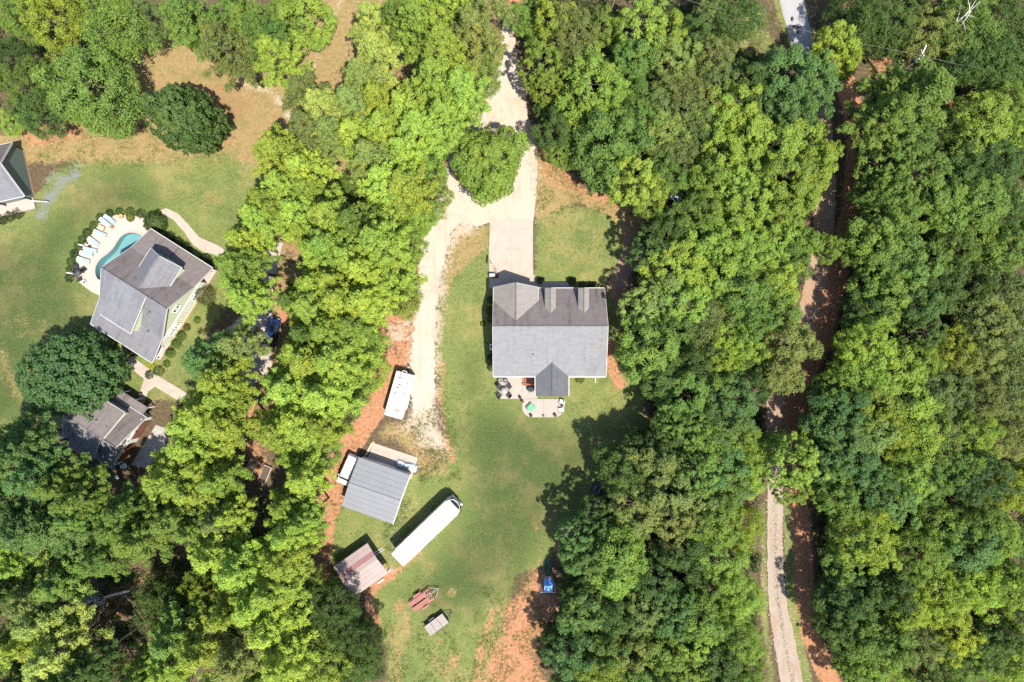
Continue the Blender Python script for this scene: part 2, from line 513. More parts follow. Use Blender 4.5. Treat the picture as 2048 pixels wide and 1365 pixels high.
    up('dry', line_w(P, [(815, 1000), (800, 1060), (780, 1100)], 50, 4), 0.42)
    up('dry', line_w(P, [(925, 560), (915, 640), (905, 760)], 40, 5), 0.42)
    up('dry', spot_w(P, 1000, 960, 90, 60), 0.36)
    up('dry', spot_w(P, 860, 1140, 70, 50), 0.42)
    up('clay', spot_w(P, 945, 1265, 40, 34), 0.42)
    up('clay', spot_w(P, 800, 1215, 26, 40), 0.5)
    up('clay', line_w(P, [(840, 1110), (880, 1090), (930, 1050)], 16, 3), 0.45)
    up('dry', line_w(P, [(960, 880), (940, 990), (900, 1090)], 36, 5), 0.40)
    # worn ground at the bottom of the yard
    up('clay', poly_w(P, [(1060, 1140), (1100, 1130), (1130, 1200), (1110, 1260), (1080, 1300), (1110, 1420), (960, 1420), (965, 1330), (1000, 1250), (1030, 1190)], 6.0), 0.86)
    up('clay', line_w(P, [(985, 1225), (965, 1290), (950, 1400)], 26, 3.0), 0.72)
    up('clay', line_w(P, [(1020, 1215), (1000, 1290), (990, 1400)], 28, 3.0), 0.75)
    up('dry', poly_w(P, [(770, 1240), (800, 1245), (825, 1300), (800, 1420), (760, 1420)], 4.5), 0.58)
    up('clay', line_w(P, [(775, 1250), (800, 1300), (780, 1400)], 14, 2.0), 0.55)
    up('dry', spot_w(P, 905, 1185, 22, 22), 0.5)
    up('mulch', spot_w(P, 912, 1186, 18, 14), 0.75)
    up('dry', line_w(P, [(810, 1230), (815, 1270)], 20, 2), 0.8)
    up('dry', line_w(P, [(880, 1280), (870, 1320), (900, 1365)], 30, 3), 0.6)
    up('clay', spot_w(P, 905, 1325, 36, 46), 0.5)
    up('dry', spot_w(P, 1020, 1230, 60, 40), 0.5)
    up('mulch', poly_w(P, [(1290, 760), (1240, 860), (1180, 960), (1110, 1040), (1060, 1100), (1080, 1130), (1150, 1100), (1230, 1000), (1310, 880)], 4.0), 0.7)
    up('clay', line_w(P, [(1165, 965), (1190, 990)], 20, 2.5), 0.62)
    up('clay', line_w(P, [(1070, 1040), (1085, 1110), (1060, 1160)], 24, 3.5), 0.55)
    # strip between the house and the woods
    up('clay', line_w(P, [(1222, 690), (1225, 740), (1240, 770)], 22, 1.0), 0.95)
    up('clay', line_w(P, [(1075, 275), (1105, 335), (1165, 385), (1250, 415)], 30, 3), 0.72)
    up('mulch', line_w(P, [(1260, 420), (1255, 500), (1235, 580), (1222, 660)], 60, 3), 0.75)
    up('clay', line_w(P, [(1270, 420), (1250, 520), (1240, 600)], 30, 3), 0.45)
    up('mulch', line_w(P, [(1245, 780), (1265, 850), (1250, 900)], 50, 3), 0.8)
    # right woods: red ditch beside the track
    up('clay', line_w(P, [(1695, -20), (1682, 40), (1650, 110), (1690, 165), (1708, 230), (1712, 300), (1705, 400), (1690, 470), (1675, 560), (1655, 650), (1612, 760), (1590, 850), (1596, 960), (1603, 1060), (1608, 1160), (1622, 1270), (1650, 1340), (1680, 1400)], 40, 1.5), 0.95)
    up('clay', line_w(P, [(1672, 530), (1655, 610), (1640, 680)], 56, 2.0), 0.95)
    up('clay', line_w(P, [(1610, 750), (1592, 820), (1588, 900)], 64, 2.5), 0.85)
    up('lawn', line_w(P, [(1545, -20), (1575, 60), (1590, 110)], 18, 1), 0.9)
    up('lawn', line_w(P, [(1605, -20), (1620, 60)], 12, 1), 0.8)
    up('dry', line_w(P, [(1530, -20), (1560, 60), (1575, 110)], 14, 2), 0.6)
    up('lawn', line_w(P, [(1578, 1000), (1580, 1100), (1585, 1200), (1600, 1300), (1620, 1400)], 22, 1), 0.95)
    up('lawn', line_w(P, [(1525, 1010), (1528, 1120), (1530, 1250), (1548, 1400)], 14, 1.5), 0.8)
    up('clay', poly_w(P, [(1720, 90), (1780, 95), (1830, 140), (1760, 200), (1720, 180)], 3), 0.5)
    up('clay', poly_w(P, [(1895, 150), (1925, 150), (1940, 205), (1925, 225), (1890, 222), (1880, 180)], 1.5), 0.85)
    up('mulch', poly_w(P, [(1880, 120), (2000, 140), (1990, 200), (1930, 220), (1890, 180)], 3), 0.6)
    up('clay', line_w(P, [(1500, 40), (1490, 70), (1460, 60)], 30, 3), 0.5)
    up('lawn', poly_w(P, [(1440, 0), (1530, 0), (1570, 100), (1540, 160), (1470, 110)], 3), 0.55)
    # bottom left woods
    up('clay', poly_w(P, [(190, 1190), (260, 1150), (280, 1165), (260, 1200), (240, 1300), (200, 1290)], 3), 0.5)
    up('dry', line_w(P, [(150, 1220), (270, 1170), (360, 1110)], 40, 4), 0.6)
    up('clay', spot_w(P, 230, 1330, 30, 30), 0.5)
    up('clay', poly_w(P, [(470, 740), (520, 760), (540, 860), (560, 960), (490, 990), (470, 900)], 4), 0.55)
    up('clay', poly_w(P, [(540, 600), (580, 600), (590, 660), (545, 660)], 2), 0.62)
    up('clay', poly_w(P, [(240, 950), (275, 950), (280, 1000), (250, 1010)], 3), 0.5)
    up('clay', poly_w(P, [(755, 100), (800, 110), (815, 170), (775, 190)], 3), 0.5)
    return W


def build_ground():
    def lines(a, step):
        core = list(np.arange(-a, a + 1e-6, step))
        out = []
        x, s = a, step
        while x < 1500:
            s *= 1.6; x += s; out.append(x)
        return np.array([-v for v in out[::-1]] + core + out)
    xs, ys = lines(84, 0.4), lines(60, 0.4)
    nx, ny = len(xs), len(ys)
    X, Y = np.meshgrid(xs, ys)
    P = np.stack([X.ravel(), Y.ravel()], 1)
    W = ground_weights(P)
    co = np.zeros((len(P), 3)); co[:, :2] = P
    idx = np.arange(nx * ny).reshape(ny, nx)
    q = np.stack([idx[:-1, :-1], idx[:-1, 1:], idx[1:, 1:], idx[1:, :-1]], -1).reshape(-1, 4)
    me = bpy.data.meshes.new('ground')
    me.vertices.add(len(co)); me.vertices.foreach_set('co', co.ravel())
    me.loops.add(q.size); me.loops.foreach_set('vertex_index', q.ravel())
    me.polygons.add(len(q))
    me.polygons.foreach_set('loop_start', np.arange(0, q.size, 4))
    me.update(calc_edges=True)
    for k, w in W.items():
        a = me.attributes.new('w_' + k, 'FLOAT', 'POINT')
        a.data.foreach_set('value', w.astype(np.float32))
    m, nt, b = new_mat('ground')
    pos = N(nt, 'ShaderNodeNewGeometry').outputs['Position']
    n_big = noise(nt, pos, 0.10, 4)
    n_mid = noise(nt, pos, 0.45, 5, 0.65)
    n_fine = noise(nt, pos, 2.2, 5, 0.75)
    n_grit = noise(nt, pos, 7.0, 3, 0.8)
    edge = math_n(nt, 'ADD', math_n(nt, 'MULTIPLY', math_n(nt, 'SUBTRACT', n_mid, 0.5), 1.5), math_n(nt, 'MULTIPLY', math_n(nt, 'SUBTRACT', n_fine, 0.5), 1.5))
    edge = math_n(nt, 'ADD', edge, math_n(nt, 'MULTIPLY', math_n(nt, 'SUBTRACT', n_grit, 0.5), 1.0))
    def layer(c, key, colr, lo=0.36, hi=0.64):
        at = N(nt, 'ShaderNodeAttribute', attribute_name='w_' + key).outputs['Fac']
        f = sstep(nt, math_n(nt, 'ADD', at, math_n(nt, 'MULTIPLY', edge, math_n(nt, 'MULTIPLY', at, 1.0))), lo, hi)
        return mix(nt, f, c, colr)
    litter = ramp(nt, n_fine, [(0.25, (0.028, 0.022, 0.014)), (0.5, (0.062, 0.046, 0.028)), (0.75, (0.115, 0.082, 0.050))])
    mulch = ramp(nt, n_grit, [(0.25, (0.105, 0.064, 0.046)), (0.75, (0.22, 0.145, 0.110))])
    green = ramp(nt, n_mid, [(0.30, (0.036, 0.060, 0.018)), (0.5, (0.072, 0.100, 0.026)), (0.68, (0.145, 0.145, 0.042))])
    green = mix(nt, 0.5, green, ramp(nt, n_fine, [(0.32, (0.040, 0.062, 0.018)), (0.5, (0.078, 0.096, 0.030)), (0.68, (0.160, 0.155, 0.060))]))
    green = mix(nt, 0.35, green, ramp(nt, n_grit, [(0.3, (0.035, 0.055, 0.016)), (0.7, (0.15, 0.155, 0.055))]))
    patch = noise(nt, pos, 0.17, 6, 0.68)
    green = mix(nt, math_n(nt, 'MULTIPLY', sstep(nt, patch, 0.47, 0.66), 0.75), green, mix(nt, n_fine, (0.105, 0.098, 0.036), (0.205, 0.165, 0.072)))
    patch2 = noise(nt, pos, 0.23, 5, 0.7)
    green = mix(nt, math_n(nt, 'MULTIPLY', sstep(nt, math_n(nt, 'SUBTRACT', 1.0, patch2), 0.52, 0.70), 0.55), green, (0.040, 0.068, 0.020))
    n_cl2 = noise(nt, pos, 3.6, 4, 0.8)
    green = mix(nt, math_n(nt, 'MULTIPLY', sstep(nt, n_cl2, 0.50, 0.66), 0.5), green, (0.150, 0.155, 0.050))
    green = mix(nt, math_n(nt, 'MULTIPLY', sstep(nt, n_cl2, 0.48, 0.34), 0.5), green, (0.036, 0.058, 0.017))
    dry = ramp(nt, n_fine, [(0.25, (0.100, 0.082, 0.032)), (0.5, (0.165, 0.118, 0.055)), (0.75, (0.225, 0.155, 0.082))])
    dry = mix(nt, math_n(nt, 'MULTIPLY', sstep(nt, n_mid, 0.48, 0.66), 0.55), dry, (0.090, 0.096, 0.028))
    dry = mix(nt, math_n(nt, 'MULTIPLY', sstep(nt, n_big, 0.52, 0.66), 0.5), dry, (0.150, 0.082, 0.046))
    clay = ramp(nt, n_fine, [(0.25, (0.125, 0.058, 0.032)), (0.5, (0.215, 0.106, 0.057)), (0.75, (0.30, 0.178, 0.106))])
    pale = ramp(nt, n_grit, [(0.25, (0.17, 0.125, 0.09)), (0.5, (0.25, 0.205, 0.16)), (0.75, (0.32, 0.28, 0.235))])
    grey = ramp(nt, n_grit, [(0.25, (0.075, 0.078, 0.072)), (0.75, (0.145, 0.152, 0.160))])
    c = layer(litter, 'mulch', mulch)
    c = layer(c, 'lawn', green)
    lush_dim = ramp(nt, n_mid, [(0.28, (0.018, 0.032, 0.010)), (0.5, (0.031, 0.049, 0.014)), (0.72, (0.056, 0.066, 0.021))])  # lusher turf with hot-spot falloff painted into its dark greens
    lush_dim = mix(nt, 0.4, lush_dim, ramp(nt, n_fine, [(0.3, (0.018, 0.032, 0.010)), (0.7, (0.062, 0.074, 0.026))]))
    lush_dim = mix(nt, math_n(nt, 'MULTIPLY', sstep(nt, patch, 0.45, 0.62), 0.62), lush_dim, mix(nt, n_fine, (0.052, 0.050, 0.020), (0.120, 0.098, 0.044)))
    n_clump = noise(nt, pos, 3.6, 4, 0.8)
    lush_dim = mix(nt, math_n(nt, 'MULTIPLY', sstep(nt, n_clump, 0.50, 0.66), 0.6), lush_dim, (0.080, 0.098, 0.030))
    lush_dim = mix(nt, math_n(nt, 'MULTIPLY', sstep(nt, n_clump, 0.48, 0.34), 0.6), lush_dim, (0.017, 0.032, 0.010))
    c = layer(c, 'lush_dim', lush_dim, 0.2, 0.95)
    c = layer(c, 'dry', dry)
    c = layer(c, 'clay', clay)
    c = layer(c, 'pale', pale)
    c = layer(c, 'grey', grey)
    nt.links.new(c, b.inputs['Base Color'])
    b.inputs['Roughness'].default_value = 0.95
    b.inputs['Specular IOR Level'].default_value = 0.1
    bump(nt, b, math_n(nt, 'ADD', n_grit, n_fine), 0.6, 0.12)
    me.materials.append(m)
    o = bpy.data.objects.new('ground', me)
    COL.objects.link(o)
    tag(o, kind='structure')


def ribbon_poly(pts_px, widths_px, jag=0.0, step=1.2):
    """outline (metres) of a track of varying width"""
    P = [G(*p).to_2d() for p in pts_px]
    left, right = [], []
    for i in range(len(P) - 1):
        a, b = P[i], P[i + 1]
        n = max(1, int((b - a).length / step))
        for k in range(n + (i == len(P) - 2)):
            t = k / n
            # smooth centre line
            p0, p3 = P[max(i - 1, 0)], P[min(i + 2, len(P) - 1)]
            t2, t3 = t * t, t * t * t
            p = 0.5 * ((2 * a) + (b - p0) * t + (2 * p0 - 5 * a + 4 * b - p3) * t2 + (3 * a - p0 - 3 * b + p3) * t3)
            d = 0.5 * ((b - p0) + 2 * (2 * p0 - 5 * a + 4 * b - p3) * t + 3 * (3 * a - p0 - 3 * b + p3) * t2)
            if d.length < 1e-6: d = b - a
            d.normalize()
            nrm = Vector((-d.y, d.x))
            w = (widths_px[i] * (1 - t) + widths_px[i + 1] * t) / PPM / 2
            left.append(p + nrm * (w + random.uniform(-jag, jag)))
            right.append(p - nrm * (w + random.uniform(-jag, jag)))
    return left, right


def sheet_between(name, left, right, z, mat, across=5):
    vs, fs = [], []
    n = len(left)
    for i in range(n):
        for k in range(across):
            t = k / (across - 1)
            p = left[i].lerp(right[i], t)
            vs.append((p.x, p.y, z))
    for i in range(n - 1):
        for k in range(across - 1):
            a = i * across + k
            fs.append((a, a + 1, a + across + 1, a + across))
    mb = MB().add(vs, fs)
    o = mb.build(name, mat)
    # make sure the sheet faces up
    me = o.data
    if me.polygons[0].normal.z < 0:
        me.flip_normals()
    return o


def gravel_mat(name, lo, mid, hi, rut=None, rut_amt=0.5):
    m, nt, b = new_mat(name)
    pos = N(nt, 'ShaderNodeNewGeometry').outputs['Position']
    g = noise(nt, pos, 9, 3, 0.8); f = noise(nt, pos, 1.6, 5, 0.7); w = noise(nt, pos, 0.22, 4)
    c = ramp(nt, g, [(0.25, lo), (0.5, mid), (0.8, hi)])
    mp = N(nt, 'ShaderNodeMapping'); mp.inputs['Scale'].default_value = (1.3, 0.14, 1.0)
    nt.links.new(pos, mp.inputs['Vector'])
    streak = sstep(nt, noise(nt, mp.outputs['Vector'], 1.0, 5, 0.6), 0.46, 0.66)
    c = mix(nt, math_n(nt, 'MULTIPLY', streak, 0.42), c, tuple(v * 0.72 for v in mid) if rut is None else tuple((v * 0.55 + q * 0.45) * 0.85 for v, q in zip(mid, rut)))
    if rut:
        s = sstep(nt, math_n(nt, 'ADD', math_n(nt, 'MULTIPLY', w, 0.6), math_n(nt, 'MULTIPLY', f, 0.5)), 0.53, 0.68)
        c = mix(nt, math_n(nt, 'MULTIPLY', s, rut_amt), c, rut)
    nt.links.new(c, b.inputs['Base Color'])
    b.inputs['Roughness'].default_value = 0.95
    b.inputs['Specular IOR Level'].default_value = 0.1
    bump(nt, b, math_n(nt, 'ADD', g, f), 0.5, 0.06)
    return m


def build_roads():
    cream = gravel_mat('cream_gravel', (0.195, 0.160, 0.125), (0.268, 0.230, 0.190), (0.32, 0.284, 0.241), (0.225, 0.152, 0.098), 0.5)
    greyg = gravel_mat('grey_gravel', (0.155, 0.15, 0.148), (0.20, 0.198, 0.205), (0.235, 0.232, 0.245))
    tang = gravel_mat('tan_gravel', (0.14, 0.113, 0.094), (0.20, 0.166, 0.141), (0.245, 0.213, 0.188), (0.17, 0.105, 0.065), 0.55)
    brown = gravel_mat('brown_gravel', (0.13, 0.085, 0.058), (0.19, 0.135, 0.098), (0.25, 0.19, 0.145), (0.19, 0.098, 0.055), 0.6)
    # gravel drive coming down from the top edge, turning area, and the branch down the left side of the yard
    out = [(1008, 40), (1003, 110), (990, 152), (952, 215), (905, 285), (890, 345), (864, 430), (842, 500), (838, 560), (831, 630), (824, 690), (818, 735), (822, 780), (830, 845), (848, 876), (862, 872), (866, 820), (868, 760), (872, 690), (872, 640),
           (878, 560), (891, 500), (905, 462), (922, 446), (958, 452), (978, 446), (1066, 446), (1072, 400), (1077, 345), (1068, 280), (1053, 212), (1046, 150), (1030, 90), (1026, 40)]
    pts = []
    for i in range(len(out)):
        a, b = G(*out[i]), G(*out[(i + 1) % len(out)])
        n = max(1, int((b - a).length / .45))
        for k in range(n):
            p = a.lerp(b, k / n); w_ = .16 if out[i][1] < 470 else .3
            if out[i][1] != 446: p += Vector((random.uniform(-w_, w_), random.uniform(-w_, w_), 0))
            pts.append((p.x, p.y))
    bm = bmesh.new()
    vv = [bm.verts.new((x, y, .010)) for x, y in pts]
    ee = [bm.edges.new((vv[i], vv[(i + 1) % len(vv)])) for i in range(len(vv))]
    bmesh.ops.triangle_fill(bm, edges=ee, use_beauty=True, use_dissolve=False)
    me = bpy.data.meshes.new('gravel_drive'); bm.to_mesh(me); bm.free(); me.materials.append(cream)
    if sum(p.normal.z * p.area for p in me.polygons) < 0: me.flip_normals()
    o = bpy.data.objects.new('gravel_drive', me); COL.objects.link(o); tag(o, kind='structure')
    # track through the right woods
    l, r = ribbon_poly([(1520, -260), (1570, -60), (1590, 30), (1610, 110), (1622, 160)], [46, 46, 46, 42, 40], 0.07, 0.9)
    tag(sheet_between('pale_road', l, r, 0.012, greyg, 5), kind='structure')
    l, r = ribbon_poly([(1616, 135), (1636, 200), (1650, 300), (1650, 420), (1632, 560), (1598, 680), (1556, 770), (1548, 860), (1552, 960)],
                       [40, 38, 36, 40, 44, 36, 34, 32, 32], 0.12, 0.9)
    tag(sheet_between('dirt_track', l, r, 0.008, brown, 5), kind='structure')
    l, r = ribbon_poly([(1551, 930), (1550, 1060), (1553, 1180), (1570, 1290), (1596, 1420), (1640, 1560)], [34, 30, 34, 42, 44, 44], 0.09, 0.9)
    tag(sheet_between('gravel_track', l, r, 0.014, tang, 5), kind='structure')


def slab_field(name, poly_m, z, cells, mat, joint=0.05):
    """concrete base (structure) that carries separately poured slabs as parts; cells are polygons in metres"""
    base = MB().prism(poly_m, -0.10, z - 0.035).build(name, CONCRETE_GREY)
    tag(base, kind='structure')
    for c in cells:
        cx = sum(p[0] for p in c) / len(c); cy = sum(p[1] for p in c) / len(c)
        sh = []
        for p in c:
            v = Vector((p[0] - cx, p[1] - cy))
            f = max(0.0, 1 - joint / max(v.length, 1e-3))
            sh.append((v.x * f, v.y * f))
        mb = MB(); mb.slab([(p[0], p[1], 0) for p in sh], 0.03)
        mb.build('slab', mat, base, (cx, cy, z + random.uniform(-0.003, 0.003)))
    return base


def px_poly(pts, h=0.0):
    return [tuple(G(x, y, h)[:2]) for x, y in pts]


def ccw(poly):
    a = sum(poly[i][0] * poly[(i + 1) % len(poly)][1] - poly[(i + 1) % len(poly)][0] * poly[i][1] for i in range(len(poly)))
    return poly if a > 0 else poly[::-1]


def clip_poly(poly, nx, ny, d):
    """keep the side nx*x + ny*y <= d"""
    out = []
    for i in range(len(poly)):
        a, b = poly[i], poly[(i + 1) % len(poly)]
        da, db = nx * a[0] + ny * a[1] - d, nx * b[0] + ny * b[1] - d
        if da <= 0: out.append(a)
        if da * db < 0:
            t = da / (da - db)
            out.append((a[0] + (b[0] - a[0]) * t, a[1] + (b[1] - a[1]) * t))
    return out


def grid_cells(poly, ang, du, dv, ou=0.0, ov=0.0):
    """cut a polygon into du x dv cells along axes turned by ang"""
    ux, uy = math.cos(ang), math.sin(ang); vx, vy = -uy, ux
    us = [ux * p[0] + uy * p[1] for p in poly]; vs = [vx * p[0] + vy * p[1] for p in poly]
    cells = []
    i = math.floor((min(us) - ou) / du)
    while ou + i * du < max(us):
        j = math.floor((min(vs) - ov) / dv)
        while ov + j * dv < max(vs):
            c = clip_poly(poly, -ux, -uy, -(ou + i * du))
            if len(c) > 2: c = clip_poly(c, ux, uy, ou + (i + 1) * du)
            if len(c) > 2: c = clip_poly(c, -vx, -vy, -(ov + j * dv))
            if len(c) > 2: c = clip_poly(c, vx, vy, ov + (j + 1) * dv)
            if len(c) > 2:
                A = abs(sum(c[k][0] * c[(k + 1) % len(c)][1] - c[(k + 1) % len(c)][0] * c[k][1] for k in range(len(c)))) / 2
                if A > 0.12: cells.append(ccw(c))
            j += 1
        i += 1
    return cells


def build_paving():
    # two-car concrete parking pad in front of the grey house
    P = ccw(px_poly([(980, 440), (1066, 440), (1066, 548), (1076, 563), (1140, 565), (1140, 577), (978, 577), (978, 500)]))
    slab_field('concrete_driveway', P, 0.06, grid_cells(P, 0.0, 3.1, 2.9, G(1022, 0).x, G(0, 577).y), CONCRETE)
    # back patio: rectangle under the eaves plus a round-cornered apron
    pu = ccw(px_poly([(996, 750), (1075, 750), (1075, 798), (996, 798)]))
    arc = [(1044, 798), (1044, 814)]
    arc += [(1064 - 20 * math.cos(a), 814 + 21 * math.sin(a)) for a in np.linspace(0.15, PI / 2, 6)]
    arc += [(1108 + 21 * math.sin(a), 814 + 21 * math.cos(a)) for a in np.linspace(0.0, PI / 2 - 0.15, 6)]
    arc += [(1129, 814), (1129, 798)]
    pl = ccw(px_poly(arc))
    cells = grid_cells(pu, 0, (1044 - 1020) / PPM * 1.0, 4.0, G(996, 0).x, G(0, 798).y) + grid_cells(pl, 0, 43 / PPM, 5.0, G(1044, 0).x, G(0, 840).y)
    allp = MB()
    base = MB().prism(pu, -0.1, 0.05).prism(pl, -0.1, 0.045).build('patio', CONCRETE_GREY)
    tag(base, kind='structure')
    for c in cells:
        cx = sum(p[0] for p in c) / len(c); cy = sum(p[1] for p in c) / len(c)
        sh = [((p[0] - cx) * 0.985, (p[1] - cy) * 0.985) for p in c]
        MB().slab([(p[0], p[1], 0) for p in sh], 0.05).build('slab', PATIO, base, (cx, cy, 0.11 + random.uniform(-.004, .004)))
    # neighbours' paths
    def path(pts, w, name='garden_path', seg=1.7, mat=CONCRETE):
        l, r = ribbon_poly(pts, w, 0.0, seg)
        b_ = sheet_between(name, l, r, 0.02, CONCRETE_GREY, 3)
        tag(b_, kind='structure')
        for i in range(len(l) - 1):
            q = [l[i], r[i], r[i + 1], l[i + 1]]
            c = sum(q, Vector((0, 0))) / 4
            sh = [((p - c) * 0.985) for p in q]
            sh = ccw([(p.x, p.y) for p in sh])
            MB().slab([(p[0], p[1], 0) for p in sh], 0.035).build('slab', mat, b_, (c.x, c.y, 0.06 + random.uniform(-.002, .002)))
    path([(315, 432), (332, 424), (352, 434), (372, 456), (392, 482), (412, 494), (432, 500), (462, 520)], [14, 15, 16, 16, 20, 24, 20, 16])
    path([(258, 720), (285, 742), (315, 764), (342, 780), (368, 796)], [20, 22, 22, 22, 22])
    path([(302, 762), (290, 780), (283, 800), (277, 822)], [30, 16, 13, 12])
    # pale drive under the pines, leading to the brown-doored garage
    dl = ccw(px_poly([(508, 486), (566, 486), (548, 560), (540, 660), (545, 745), (505, 770), (460, 750), (452, 660), (500, 620), (505, 560)]))
    slab_field('neighbour_driveway', dl, 0.05, grid_cells(dl, math.radians(-32), 3.2, 3.2), CONCRETE)
    ga = ccw(px_poly([(262, 930), (312, 850), (335, 858), (330, 895), (292, 938)]))
    slab_field('garage_apron', ga, 0.05, grid_cells(ga, math.radians(-32), 3.0, 3.0), CONCRETE_GREY)


def scatter_small():
    rg = np.random.default_rng(5)
    # loose stones along the edges of the gravel
    lines_px = [[(1003, 110), (990, 152), (952, 215), (905, 285), (890, 345), (864, 430), (842, 500), (838, 560), (831, 630), (824, 690), (818, 735), (838, 830), (870, 880)],
                [(1046, 150), (1053, 212), (1068, 280), (1077, 345), (1072, 400), (1066, 446)], [(905, 462), (891, 500), (878, 560), (872, 640), (872, 690), (868, 760), (880, 860), (900, 910)],
                [(850, 780), (860, 860), (890, 920)], [(1575, 0), (1602, 110)], [(1612, 0), (1630, 110)], [(1536, 1000), (1534, 1180), (1550, 1290), (1575, 1365)], [(1568, 1000), (1570, 1180), (1592, 1290), (1618, 1365)],
                [(800, 850), (880, 900), (860, 950)], [(820, 1000), (790, 1080), (790, 1120)]]
    vs, fs = [], []
    base = np.array([(1, 0, 0), (-1, 0, 0), (0, 1, 0), (0, -1, 0), (0, 0, .7), (0, 0, -.4)])
    of = [(0, 2, 4), (2, 1, 4), (1, 3, 4), (3, 0, 4), (2, 0, 5), (1, 2, 5), (3, 1, 5), (0, 3, 5)]
    for ln in lines_px:
        P = [G(*p) for p in ln]
        for i in range(len(P) - 1):
            n = int((P[i + 1] - P[i]).length * 11)
            for _ in range(n):
                c = np.array(P[i].lerp(P[i + 1], rg.uniform())) + np.append(rg.normal(size=2) * .55, .02)
                a = rg.uniform(0, 6.28); r = rg.uniform(.03, .11)
                R = np.array([[math.cos(a), -math.sin(a), 0], [math.sin(a), math.cos(a), 0], [0, 0, 1]])
                b = len(vs)
                vs += [tuple(c + R @ (v * r * rg.uniform(.7, 1.3))) for v in base]
                fs += [tuple(b + k for k in f) for f in of]
    o = MB().add(vs, fs).build('loose_gravel', plain('loose_stone', (.32, .275, .235), .3, 6, .95))
    tag(o, kind='stuff')


def grass_tufts():
    """coarse tufts and weeds standing up out of the mown lawn"""
    rg = np.random.default_rng(6)
    pr = random.Random(6)
    P, Nn = [], []
    holes = [(985, 450, 1078, 580), (978, 560, 1218, 800), (990, 750, 1135, 840), (180, 430, 440, 740), (120, 820, 310, 950), (680, 880, 840, 1055), (780, 990, 930, 1140), (665, 1080, 790, 1200)]
    n = 0
    for poly, cnt in ((LAWN_MAIN, 2400), (LAWN_LEFT, 1900)):
        x0, x1 = min(p[0] for p in poly), max(p[0] for p in poly); y0, y1 = min(p[1] for p in poly), max(p[1] for p in poly)
        k = 0
        while k < cnt:
            x, y = pr.uniform(x0, x1), pr.uniform(y0, y1)
            if math.sin(x * .021 + 1.3 * math.sin(y * .017)) + math.cos(y * .023 + x * .007) < pr.uniform(-1.6, 1.2): k += .15; continue
            if not in_poly(x, y, poly) or any(a < x < c and b < y < d for a, b, c, d in holes): continue
            k += 1
            c = np.array(G(x, y)); m = 7; r = pr.uniform(.04, .16)
            q = rg.normal(size=(m, 3)) * np.array([r, r, 0]) + np.array([0, 0, .03])
            P.append(c + q); Nn.append(unit(rg.normal(size=(m, 3)) * np.array([1, 1, .3]) + np.array([0, 0, 1.6])))
    for poly, cnt in (([(955, 1180), (1050, 1140), (1115, 1180), (1110, 1365), (940, 1365)], 620), ([(770, 1240), (900, 1230), (930, 1365), (770, 1365)], 320), ([(820, 830), (905, 800), (920, 960), (840, 970)], 420), ([(770, 1000), (840, 990), (800, 1120), (770, 1120)], 160),
                      ([(640, 920), (720, 880), (690, 1010), (650, 1180), (620, 1180)], 260), ([(1070, 300), (1180, 380), (1330, 400), (1340, 430), (1070, 430)], 380), ([(1500, 30), (1560, 20), (1580, 110), (1500, 110)], 160), ([(1700, 100), (1840, 110), (1760, 200), (1700, 180)], 240), ([(20, 260), (240, 230), (500, 330), (100, 340)], 520)):
        x0, x1 = min(p[0] for p in poly), max(p[0] for p in poly); y0, y1 = min(p[1] for p in poly), max(p[1] for p in poly)
        k = 0
        while k < cnt:
            x, y = pr.uniform(x0, x1), pr.uniform(y0, y1)
            if not in_poly(x, y, poly) or math.sin(x * .09 + 2 * math.sin(y * .06)) < pr.uniform(-1, .9): continue
            k += .7 if pr.random() < .5 else 1
            c = np.array(G(x, y)); m = pr.randint(5, 16); r = pr.uniform(.08, .34)
            q = rg.normal(size=(m, 3)) * np.array([r, r, .04]) + np.array([0, 0, .06])
            P.append(c + q); Nn.append(unit(rg.normal(size=(m, 3)) * np.array([1, 1, .3]) + np.array([0, 0, 1.2])))
    mid = [(1551, 940), (1550, 1060), (1553, 1180), (1570, 1290), (1594, 1400)]
    for i in range(len(mid) - 1):
        a, b = G(*mid[i]), G(*mid[i + 1])
        for _ in range(int((b - a).length * 9)):
            c = np.array(a.lerp(b, pr.random())) + np.array([pr.gauss(0, .16), 0, .02]); m = 5
            P.append(c + rg.normal(size=(m, 3)) * np.array([.09, .14, .02])); Nn.append(unit(rg.normal(size=(m, 3)) * .5 + np.array([0, 0, 1.2])))
    me = leaf_cloud('grass_tufts', np.concatenate(P), np.concatenate(Nn), .13, .08, rg, .2)
    o = bpy.data.objects.new('grass_tufts', me); COL.objects.link(o); o.color = (.10, .128, .038, 1)
    tag(o, kind='stuff')


build_ground()
build_roads()
build_paving()
scatter_small()

# ------------------------------------------------------------------ buildings
def window(parent, c, w, h, axis, mat_frame=WHITE, bars=True):
    """window lying in a wall whose outward normal is +x / -x / +y / -y in the parent's frame; frame with pane and bars"""
    s = -1 if axis[0] == '-' else 1
    r = MB()
    def place(mb, dx, dz, sx, sz, off, t):
        if axis[1] == 'x': mb.box((c[0] + s * off, c[1] + dx, c[2] + dz), (t, sx, sz))
        else: mb.box((c[0] + dx, c[1] + s * off, c[2] + dz), (sx, t, sz))
    f = MB()
    place(f, 0, h / 2 + .05, w + .3, .14, .05, .1); place(f, 0, -h / 2 - .05, w + .34, .14, .06, .12)
    place(f, -w / 2 - .06, 0, .14, h, .05, .1); place(f, w / 2 + .06, 0, .14, h, .05, .1)
    fo = f.build('window', mat_frame, parent)
    p = MB(); place(p, 0, 0, w, h, .02, .03); p.build('pane', GLASS, fo)
    if bars:
        b = MB(); place(b, 0, 0, .06, h, .055, .05); place(b, 0, 0.0, w / 2 - .03, .06, .055, .05)
        b.build('glazing_bar', mat_frame, fo)
    return fo


